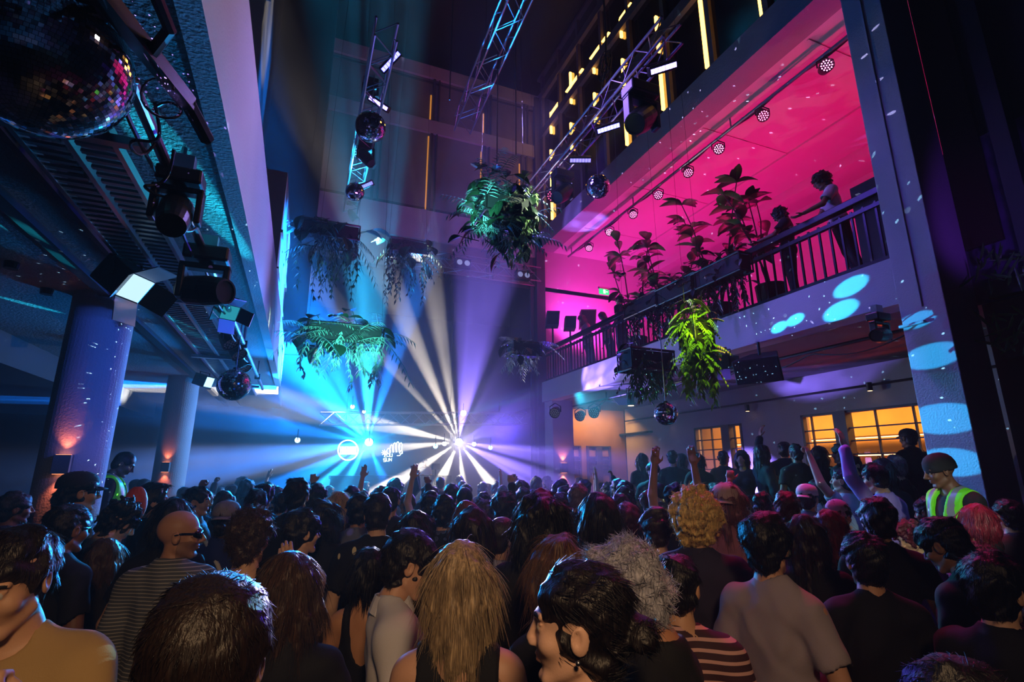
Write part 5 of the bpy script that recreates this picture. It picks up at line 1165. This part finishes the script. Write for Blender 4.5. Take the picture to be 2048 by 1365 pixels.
for px, py, sd, lb in ((1440, 545, 21, 'dark bushy plant spilling over the balcony rail, nearest the leaning guests'), (1360, 580, 22, 'dark bushy plant spilling over the balcony rail above the lime lit fern'), (1290, 610, 23, 'dark bushy plant spilling over the balcony rail above the trailing dark plant')):
    p = atx(px, py, XR - .26); hanger(p, .34, lb, 12, 46, 12, m_leafd, sd + 30, ZF + .95, (.12, .5), 1.0, None, .3)
# right foreground foliage and mural
q = MB(); P = atx(1990, 430, 6.49)
tag(MB().box((-.01, -.75, -.9), (.01, .55, .9)).build('hanging_mural', mat('violet_mural', '#4a3a6a', .7, var=.9, vscale=5), None, loc=(6.48, P[1], P[2])), 'dim violet mural panel on the dark wall beyond the tall pillar', 'mural')
for px, py, lb in ((1995, 540, 'spiky leaves catching light on the dark wall beyond the tall pillar'), (2025, 660, 'small leafy plant low on the dark wall beyond the tall pillar')):
    p = atx(px, py, 6.3); rr = random.Random(px); r = empty('wall_plant', p, lb, 'plant', 'dark wall plants'); q = MB()
    for i in range(26): a = rr.uniform(0, 6.28); b = rr.uniform(0, 6.28); leaf(q, (rr.uniform(-.05, .1), rr.uniform(-.2, .2), rr.uniform(-.15, .15)), (-.3 + .3 * math.cos(b), math.cos(a), math.sin(a)), (1, .2, 0), rr.uniform(.12, .3), .03, .3, 3)
    q.build('leaves', m_leaf, r); MB().box((.06, -.15, -.25), (.18, .15, -.08)).build('wall_pot', m_pot, r)
# ================================================================== THE CROWD
def wyaw(px, rel): return -(math.degrees(YAW) + math.degrees(math.atan((px - 1024) / 1062))) + rel
SK = ['c89878', 'b98a6a', 'd8ac90', '8a5e46', 'e0b8a0']
LOG = []; POS = []; RIS = []
CX = {}
def P(px, py, D, rel, label, base=0.0, lod=1, tilt=0, lean=0, **sp):
    sp.setdefault('skin', SK[(px * 7 + py) % 4]); sp.setdefault('hair', 'short'); sp.setdefault('hc', '120d0b'); sp.setdefault('cc', '0d0e14'); sp['seed'] = px
    res, hres, n, rad, hr = {0: (.010, .0037, 2600, .0011, .006), 1: (.014, .0055, 900, .0016, .009), 2: (.02, .009, 260, .003, .014)}[lod]
    sp['handres'] = hr
    if 1.0 < D < 6.3 or px == 438:
        D *= math.hypot(1, (px - 1024) / 1030) ** .85 * (1.06 if D < 3 else 1.0)
    best = None
    for fct in (1, .97, .94, .91) if (px, py) in ((166, 946), (1884, 908)) else (1, .965, 1.035, .93, 1.07, .9, 1.1, .87, 1.13, .84, 1.17, 1.21):
        q = atd(px, py, D * fct)[:2]; dm = min([float(np.hypot(*(q - o))) for o in POS] or [9])
        if dm > .5: best = (dm, fct); break
        if best is None or dm > best[0] + .03: best = (dm, fct)
    if py > 700 and D > 1.2: D = D * best[1]
    POS.append(atd(px, py, D)[:2])
    r = make_person(person_parts(sp, res, n, rad, hres), label, 'balcony guests' if base > 3 else ('guests on the step under the balcony' if base == .42 else 'dancing crowd'))
    top = 1.75 + {'spiky': .03, 'afro': .05, 'curly': .02, 'bald': -.02, 'quiff': .015}.get(sp['hair'], 0)
    s = place(r, px, py, D, wyaw(px, rel), base, lean, top, tilt); LOG.append((px, py, D, round(s, 2)))
    if 0 < base < .4 or px == 1812:
        RIS.append(1); x, y = r.location[:2]; struct('floor_riser_%d' % len(RIS), MB().box((x - .3, y - .3, 0), (x + .3, y + .3, base)), m_black, 'low black platform under a security guard'); CX[label] = r
    return r
P(64, 1047, 1.02, 148, 'tan t-shirt man covering his mouth with his hand at the left edge', lod=0, hp=16, hair='short', vol=-.002, hc='1a110c', cc='b3935f', top='tee', armL='face', skin='d0a080', wide=1.05)
P(438, 1160, .72, -18, 'dark haired head nearest the viewer with a cyan lit edge, lower left', lod=0, hair='short', vol=.006, lift=.04, hn=.35, hc='1d120c', cc='0c0c10')
P(362, 1028, 2.2, -30, 'bald man in black sunglasses and a striped shirt facing right', lod=0, hy=-64, hair='bald', extra=('sunglasses',), beard=1, top='shirt', cc='m_stripe_grey', skin='b98668', loose=.01)
P(140, 1011, 2.1, -55, 'short haired man in a black t-shirt behind the tan t-shirt man', lod=0, hair='short', cc='08090d', extra=('glasses',), hp=5)
P(38, 985, 2.95, -80, 'bearded dark haired man in profile at the left edge', hair='short', beard=1, cc='16181f')
P(224, 994, 2.7, -78, 'curly haired man looking down in a grey collar behind the black t-shirt man', hp=30, hair='curly', vol=-.012, hc='14100d', cc='9a9a98', top='shirt')
P(150, 971, 2.95, -75, 'man in glasses with dark hair below the near round column', hair='short', extra=('glasses',), cc='401418')
P(166, 946, 3.2, -75, 'person in a dark cap in front of the near round column', hair='short', extra=('cap', 'glasses'), cc='101218')
P(238, 899, 4.7, -98, 'security guard in a lime vest and dark top beside the near round column', base=.3, hp=28, hair='buzz', extra=('vest', ), top='long', cc='0c0d12', skin='6a4a3a')
P(212, 1079, 2.15, 0, 'woman with long brown hair behind the striped shirt man', fem=1, hair='mid', hc='4a2f20', cc='15100e')
P(312, 966, 3.4, -78, 'fair skinned man in profile wearing a black top, right of the orange bag', hair='quiff', cc='0b0c12', top='long')
P(350, 1002, 3.05, -15, 'black haired head directly behind the bald man', hair='bob', hc='0a0908', cc='0c0c10', fem=1)
P(399, 975, 4.1, -105, 'man with a lit face in an open denim jacket near the rear round column', hair='short', cc='5a7896', top='jacket')
P(457, 1004, 2.75, -15, 'person in a pale cap and blue jacket with a bag strap', fem=1, hair='bun', bunz=-.1, extra=('backcap', 'strapbag'), capc='8a8290', top='jacket', cc='1c2a6a')
P(508, 1012, 2.15, -22, 'man with spiky brown hair in a black tank top touching his face', lod=0, hair='spiky', hc='3a281c', top='tank', cc='0b0b0e', armR='brow', skin='d0a080')
P(608, 1022, 2.5, -62, 'man with glasses and moustache in a pale pink shirt', lod=0, hair='short', vol=.008, extra=('glasses',), tache=1, cc='c7b0b4', top='tee', wide=1.15)
P(580, 1110, 1.5, -6, 'woman with messy brown hair and a black top', lod=0, fem=1, hair='mid', hc='3d2a1e', cc='08080b', top='tee')
P(648, 1004, 2.95, -15, 'long haired person in a black jacket behind the moustached man in pink', fem=1, hair='wavy', hc='16100e', top='jacket', cc='0a0a0f')
P(514, 980, 4.0, -10, 'short haired head left of the raised fist, nearer of two overlapping', hair='short', cc='0e1018')
P(530, 967, 4.6, -12, 'cyan rimmed head left of the raised fist, farther of two overlapping', hair='short', cc='12141c', lod=2)
P(597, 957, 3.2, -8, 'tall broad head and dark jacket in front of the raised fist', hair='short', hc='100c0a', top='jacket', cc='0c0e14', wide=1.1)
P(634, 966, 3.9, -20, 'flat topped head just right of the tall dark jacket', hair='quiff', cc='10121a', lod=2)
P(566, 986, 4.4, -5, 'person raising a fist at the left before the blue haze', armR='fist', hair='short', cc='0d0f16', lod=2, top='long')
P(680, 985, 4.0, -12, 'fair haired woman left of the person in the grey t-shirt', fem=1, hair='bob', hc='b08a58', cc='1a1a22')
P(720, 989, 3.9, -8, 'black haired person in a grey t-shirt beside the patterned shirt', hair='short', vol=.006, hc='0b0908', cc='6e7286')
P(758, 988, 3.4, -5, 'man in a black shirt printed with pale cones', hair='short', hc='1a1a28', cc='m_cone_print', top='tee', wide=1.1)
P(800, 1062, 2.0, -82, 'moustached man in a white collared shirt leaning towards the blonde woman', lod=0, hp=20, hair='short', vol=.012, hc='141010', tache=1, top='shirt', cc='c9c6cc', skin='c8987c', lean=-4)
P(742, 1100, 2.15, -8, 'bare shouldered woman with a thin black strap behind the white shirt man', lod=1, fem=1, hair='bob', hc='0c0a0a', top='strap', cc='09090c', skin='c08a66')
P(924, 1084, 1.5, -4, 'blonde woman in a black racer tank top seen from behind', lod=0, fem=1, hair='mid', vol=-.008, hc='9c8668', top='tank', cc='07080c', skin='c89a80', hy=-14)
P(783, 975, 4.3, -8, 'dark head above the cone print shirt', hair='short', lod=2)
P(890, 990, 3.9, -5, 'man with a camouflage dark shirt in the centre', hair='quiff', cc='m_camo', hc='0d0c10')
P(861, 984, 4.5, -8, 'round dark head left of the camouflage shirt man', hair='short', lod=2)
P(832, 1026, 3.1, -5, 'hooded dark shoulders behind the white shirt man', hair='bob', cc='0a0b10', top='jacket', hc='08080a')
P(947, 1020, 2.9, -12, 'woman with long dark hair left of the shaven headed man', fem=1, hair='long', hc='191114', cc='101018')
P(935, 1005, 4.1, -12, 'brown haired woman behind the long dark haired woman', fem=1, hair='mid', hc='5a3a22', lod=2)
P(1007, 1034, 2.6, -52, 'shaven headed man in a pale t-shirt turned right', lod=0, hair='buzz', hc='241c18', cc='b9aeb6', skin='c89a80')
P(1008, 983, 3.7, -10, 'dark haired man with a flat top, above the shaven headed man', hair='quiff', vol=.005, hc='0a0a0c')
P(968, 1000, 4.2, -6, 'curly head lit violet in the centre', hair='curly', hc='4a3a44', lod=2)
P(930, 975, 4.6, -6, 'close cropped head in the centre, below the raised forearm', hair='buzz', lod=2)
P(1085, 990, 2.15, -12, 'woman with thick black hair in a black jacket holding up her hand', lod=0, fem=1, hair='wavy', hc='080709', top='jacket', cc='08080c', armR='phone')
P(968, 986, 4.9, -6, 'person raising a bent fist before the violet light', armR='fist', hair='short', lod=2, top='long', cc='141422')
P(862, 984, 5.2, -4, 'person raising a bare arm before the white burst', armL='up', hair='short', lod=2, cc='141422')
P(1198, 992, 2.45, -8, 'woman with very long straight black hair right of the thick haired woman', lod=0, fem=1, hair='long', hc='0b090c', cc='0a0a0e')
P(1157, 968, 4.8, -25, 'short cropped head with violet light on top, left of the straight haired woman', hair='short', hc='6a5a6a', cc='1c1c2a', lod=2)  # violet light on the head is put into the hair colour
P(1122, 986, 5.0, -10, 'dim head between the thick haired woman and the violet topped head', hair='short', lod=2)
P(1112, 1077, 2.0, 38, 'brown bobbed head with glasses behind the profile woman', lod=0, fem=1, hair='bob', hc='5a3c26', extra=('glasses',), cc='0d0d12')
P(1152, 1131, 1.08, 84, 'woman in profile facing left with dark tied hair and an earring', lod=0, fem=1, hair='bun', bunz=-.07, hc='140d0b', vol=.004, cc='09090c', extra=('earring',), skin='d8ac94')
P(1290, 1062, 1.36, 74, 'man with spiky silver hair looking down to the left', lod=0, hp=28, hair='spiky', vol=.008, hc='9a9aa8', cc='08080b', skin='a87458')
P(1352, 1112, 1.75, -6, 'person in a pink and black striped top behind the silver haired man', lod=1, hair='short', top='long', cc='m_stripe_pink', wide=1.05)
P(1388, 985, 2.3, -2, 'person with bright curly blonde hair in a dark denim jacket', lod=0, fem=1, hair='curly', vol=.014, hc='cfae6a', top='jacket', cc='2a2438')
P(1452, 969, 3.2, -10, 'person in a pale backward cap lit pink behind the blonde curls', fem=1, hair='mid', hc='7a4a50', extra=('backcap',), capc='c8a8a8', cc='a86a78')
P(1254, 1010, 3.5, -6, 'dark haired person with red light on the hair, right of the straight haired woman', hair='short', vol=.008, hc='3a1418', cc='a81c30')  # red light is put into the hair and top colours
P(1312, 1018, 3.0, -6, 'dark head left of the blonde curls, with a lit crown', hair='short', vol=.006, hc='2a1c14')
P(1240, 988, 5.0, -6, 'small head with a warm rim above the red lit hair', hair='short', lod=2)
P(1296, 982, 5.2, -6, 'small pale head above the lit crown', hair='short', hc='6a5a4a', lod=2)
P(1528, 1032, 2.1, -22, 'dark haired person in a plain grey t-shirt', lod=0, hair='short', vol=.016, hc='0b090b', cc='9a8e9a', wide=.95, skin='c09078')
P(1608, 1032, 2.55, -6, 'woman with long dark brown hair behind the grey t-shirt', fem=1, hair='long', hc='24161a', cc='0c0a0e')
P(1655, 1022, 2.95, -10, 'woman with straight red hair right of the long brown hair', fem=1, hair='mid', hc='6a1420', cc='0b0a0e')
P(1674, 1002, 3.7, -30, 'person in a fuzzy lilac hat and pale jacket', hair='short', extra=('beanie',), capc='b8a0e0', top='jacket', cc='c0a8e8', fem=1)
P(1613, 970, 4.4, -20, 'person in a white cap beside the blue lit crowd', hair='short', extra=('backcap',), capc='d8d8e0', top='jacket', cc='6a7280', lod=2)
P(1573, 985, 3.8, -10, 'short auburn haired man in a pink collar', hair='short', vol=.005, hc='3a1a14', cc='b87890', top='shirt')
P(1525, 986, 4.3, -8, 'person in a white t-shirt raising a fist', armL='fist', hair='short', cc='c0c8d8', lod=2)
P(1748, 1000, 2.4, 14, 'large dark haired head below the lilac sleeve', hair='short', vol=.012, hc='060507', cc='07070a')
P(1722, 1070, 1.8, 20, 'dark head and shoulders right of the red hair, close to the viewer', lod=0, hair='short', vol=.008, hc='060507', cc='060609')
P(1902, 1035, 1.95, 66, 'dark haired man looking down to the left, right foreground', lod=0, hp=25, hair='short', vol=.01, hc='070608', cc='060609')
P(1945, 1010, 2.6, -40, 'person with red hair in a pink patterned top at the right', fem=1, hair='bob', hc='8a1c30', cc='m_pink_print', hp=15)
P(1978, 1116, 1.5, -20, 'black clad figure at the right edge close to the viewer', lod=0, hair='short', vol=.014, hc='050506', cc='050507')
P(1820, 1040, 3.0, 140, 'person with a pink lit face between the dark heads on the right', fem=1, hair='curly', hc='5a1c2a', hp=20, cc='3a3a9a', armR='phone')
P(1856, 995, 3.5, 62, 'person with a violet lit cheek facing left before the right guard', hair='short', hc='0a0a12', cc='14142a', hp=10)
P(2010, 1000, 3.0, 30, 'dark head at the right edge behind the red hair', hair='short', hc='080608', cc='4a3048', top='tee')
P(1884, 908, 3.3, 132, 'security guard in a beanie and lime vest before the tall pillar', hy=-22, lod=0, vprint=1, base=.28, hp=14, hair='none', extra=('beanie', 'vest'), top='long', cc='17161a', skin='7a5240')
P(1752, 928, 4.2, 60, 'person in a fuzzy lilac jumper raising an arm', armL='up', hair='short', hc='0c0c14', top='long', cc='a890e8', hp=10)
P(1680, 936, 4.9, 70, 'person lit turquoise with an arm up and a pale top', armL='fist', hair='short', cc='9ab0b8', hp=-5)
P(1812, 859, 6.2, 50, 'tall man in a dark jacket and cap standing before the red bar light', base=.62, extra=('cap',), hair='short', cc='0c0a0c', top='jacket', lod=2, capc='0c0a0c')
P(1348, 968, 4.4, -5, 'person with both arms raised in a narrow v', armL='high', armR='high', hair='short', lod=2, cc='1a2228')
P(1905, 1330, .95, 0, 'very dark head rising at the bottom right corner', lod=1, hair='short', vol=.01, hc='0a080c', cc='08080a', skin='8a5e46')
# ---- guests on the step under the balcony
row = [(1283, 908, 9.3, 20), (1344, 902, 9.0, -10), (1361, 908, 9.1, 30), (1305, 924, 8.4, 0), (1394, 908, 8.8, 10), (1446, 903, 8.6, -20), (1482, 902, 8.4, 160), (1524, 891, 8.2, -60), (1567, 885, 8.0, -10), (1590, 889, 7.7, 20), (1636, 893, 7.4, 10), (1678, 889, 7.1, 60), (1702, 912, 6.7, 140), (1786, 912, 5.6, 60), (1733, 930, 5.5, 150), (1760, 920, 5.8, 30)]
rl = ['long haired guest at the left end of the step below the grey wall', 'dark silhouetted guest before the grey wall, left of the far barred window', 'guest close beside the dark silhouetted one left of the far barred window', 'guest just below the left end of the step row', 'thin guest at the left edge of the far barred window', 'guest with dark hair before the middle of the far barred window', 'guest with a warm lit face before the far barred window', 'guest raising an arm right of the far barred window', 'taller silhouetted guest before the blank grey wall', 'shorter silhouetted guest next to the taller one before the blank wall', 'silhouetted long haired guest left of the near barred window', 'silhouetted short haired guest inside the near barred window frame', 'guest with a warm lit face below the near barred window', 'grey haired man looking down before the tall jacketed man', 'turquoise lit guest below the near barred window', 'dark haired guest beside the red bar glow']
hs = ['long', 'short', 'bob', 'short', 'bob', 'short', 'mid', 'long', 'short', 'short', 'long', 'short', 'short', 'short', 'short', 'bob']
for i, (px, py, D, rel) in enumerate(row):
    P(px, py, D, rel, rl[i], base=.42 if i not in (3, 13, 14, 15) else 0, lod=2, hair=hs[i], hc='6a6468' if i == 13 else '0c0a0b', cc=('101016', '14100f', '1a1418', '0e1018')[i % 4], armL='up' if i == 7 else 'down', fem=1 if hs[i] in ('long', 'bob', 'mid') else 0, top=('tee', 'long', 'jacket')[i % 3])
# ---- performer and balcony guests
P(850, 918, 13.5, 170, 'performer in a pale t-shirt behind the table on the stage', base=.9, lod=2, cc='c8c0c0', armR='front', armL='front')
q = atx(1640, 345, XR + .32)
rb = P(1640, 343, (q - cO) @ cF, 95, 'curly haired man in a white t-shirt leaning on the balcony rail', base=ZF + .05, lod=1, hair='curly', hc='100c0c', cc='d8ccd4', armL='rail', armR='rail', tilt=-9, hp=10, skin='a87458')
q = atx(1565, 412, XR + .4); P(1565, 412, (q - cO) @ cF, 80, 'dark haired guest bent low at the rail beside the white t-shirt man', base=ZF + .012, lod=1, hair='curly', hc='0c0a0a', cc='101014', armL='rail', hp=25)
q = atx(1238, 592, XR + .5); P(1238, 592, (q - cO) @ cF, 60, 'dark haired guest standing at the far part of the balcony', base=ZF + .012, lod=2, hair='short', cc='141018')
for px, py, lb in ((1165, 628, 'pink lit guest bending over at the balcony end'), (1205, 622, 'second pink lit guest leaning beside the far balcony rail')):
    q = atx(px, py, XR + .6); P(px, py, (q - cO) @ cF, 110, lb, base=ZF + .012, lod=2, hair='bob', hc='5a1c3a', cc='c8789a', fem=1, hp=20, tilt=-10)
# ---- the packed far crowd: copies of a few people, each one its own object
protos = []
PH = [('short', 0), ('short', 0), ('bob', 1), ('quiff', 0), ('curly', 0), ('mid', 1), ('buzz', 0), ('long', 1), ('short', 0), ('wavy', 1)]
for i, (h, fe) in enumerate(PH):
    sp = dict(skin=SK[i % 5], hair=h, fem=fe, hc=('0e0b0a', '1c120c', '20150e', '0c0a0a', '2a1c12', '3a2818', '140f0c', '0b090a', '4a3826', '181010')[i], cc='101218', top=('tee', 'long', 'tee', 'jacket', 'tee', 'tank', 'tee', 'tee', 'shirt', 'long')[i], seed=100 + i, hy=(0, 12, -10, -25, 5, 15, 0, -8, 30, 0)[i], armL='up' if i == 4 else 'down', armR='fist' if i == 8 else ('front' if i == 3 else 'down'))
    sp['handres'] = .016
    protos.append(person_parts(sp, .024, 60, .004, .011))
used = [False] * len(protos); roots = [None] * len(protos)
TOPS = ['101218', '1a1c26', '23242c', '2c1c22', '8a8e9a', '14202c', 'b0b0b8', '0c0c10', '3a3440', '58606e']
taken = [(px, py, D) for px, py, D, s in LOG]
occ = [np.array(atd(px, py, D))[:2] for px, py, D in taken]
rc = random.Random(11); cnt = 0
def far_person(x, y, zt, lab, grp, rel=0):
    global cnt
    i = rc.choice((0, 0, 1, 1, 2, 2, 3, 3, 5, 5, 6, 6, 7, 7, 9, 9, 4, 8)); pr = protos[i]
    if roots[i] is None:
        r = make_person(pr, lab, grp); roots[i] = r
    else:
        r = copy_tree(roots[i]); r['label'] = lab; r['group'] = grp
    s = zt / 1.76; r.scale = (s, s, s); r.location = (x, y, 0)
    d = np.array((2.6, 12.6)) - np.array((x, y)); r.rotation_euler = (0, 0, math.atan2(-d[0], d[1]) + rc.uniform(-.35, .35) + math.radians(rel))
    for ch in r.children:
        if ch.name.split('.')[0] in ('t_shirt', 'jacket', 'shirt', 'collar', 'jumper', 'tank_top'):
            ch.material_slots[0].link = 'OBJECT'; ch.material_slots[0].material = cloth(TOPS[(cnt * 7 + i) % len(TOPS)])
    cnt += 1
for k in range(17):
    y = 4.6 + k * .47
    for j in range(24):
        x = -3.2 + j * .5 + (k % 2) * .25 + rc.uniform(-.07, .07); yy = y + rc.uniform(-.1, .1)
        zt = rc.uniform(1.6, 1.84); v = np.array((x, yy, zt)) - cO; dep = v @ cF; px = 1024 + FPX * (v @ cR) / dep
        if px < 262 or px > 1720 or (y > 11.9) or math.hypot(x + 2.05, yy - 6.35) < .55 or math.hypot(x + 2.2, yy - 11.5) < .6 or (x > 6.45 and yy < 13): continue
        if math.hypot(x - 6.25, yy - 12.2) < .6: continue
        if min(np.hypot(o[0] - x, o[1] - yy) for o in occ) < .52: continue
        occ.append(np.array((x, yy)))
        if px < 500: lab, g = 'guest in the dim crowd between the two round columns and the stage', 'crowd between the columns and the stage'
        elif px < 800: lab, g = 'dancer seen from behind in the blue haze below the cyan burst', 'crowd below the cyan burst'
        elif px < 1080: lab, g = 'dancer seen from behind in the pale haze below the white burst', 'crowd below the white burst'
        elif px < 1330: lab, g = 'dancer in the dim crowd before the back pillar and amber doors', 'crowd before the amber doors'
        else: lab, g = 'dancer packed in the dim crowd below the barred amber windows', 'crowd below the barred windows'
        far_person(x, yy, zt, lab, g, rel=rc.choice((0, 0, 0, -40, 40)) if px > 1330 else 0)
# things held or lying with the crowd
p = atd(270, 1010, 3.75); q = MB(); q.sphere((0, 0, 0), .11, 14, 10, (.7, .5, 1.2)); tag(q.build('bag', mat('orange_bag', '#e8502a', .6, bump=.3), None, True, loc=p), 'orange bag worn among the guests at the left', 'bag')
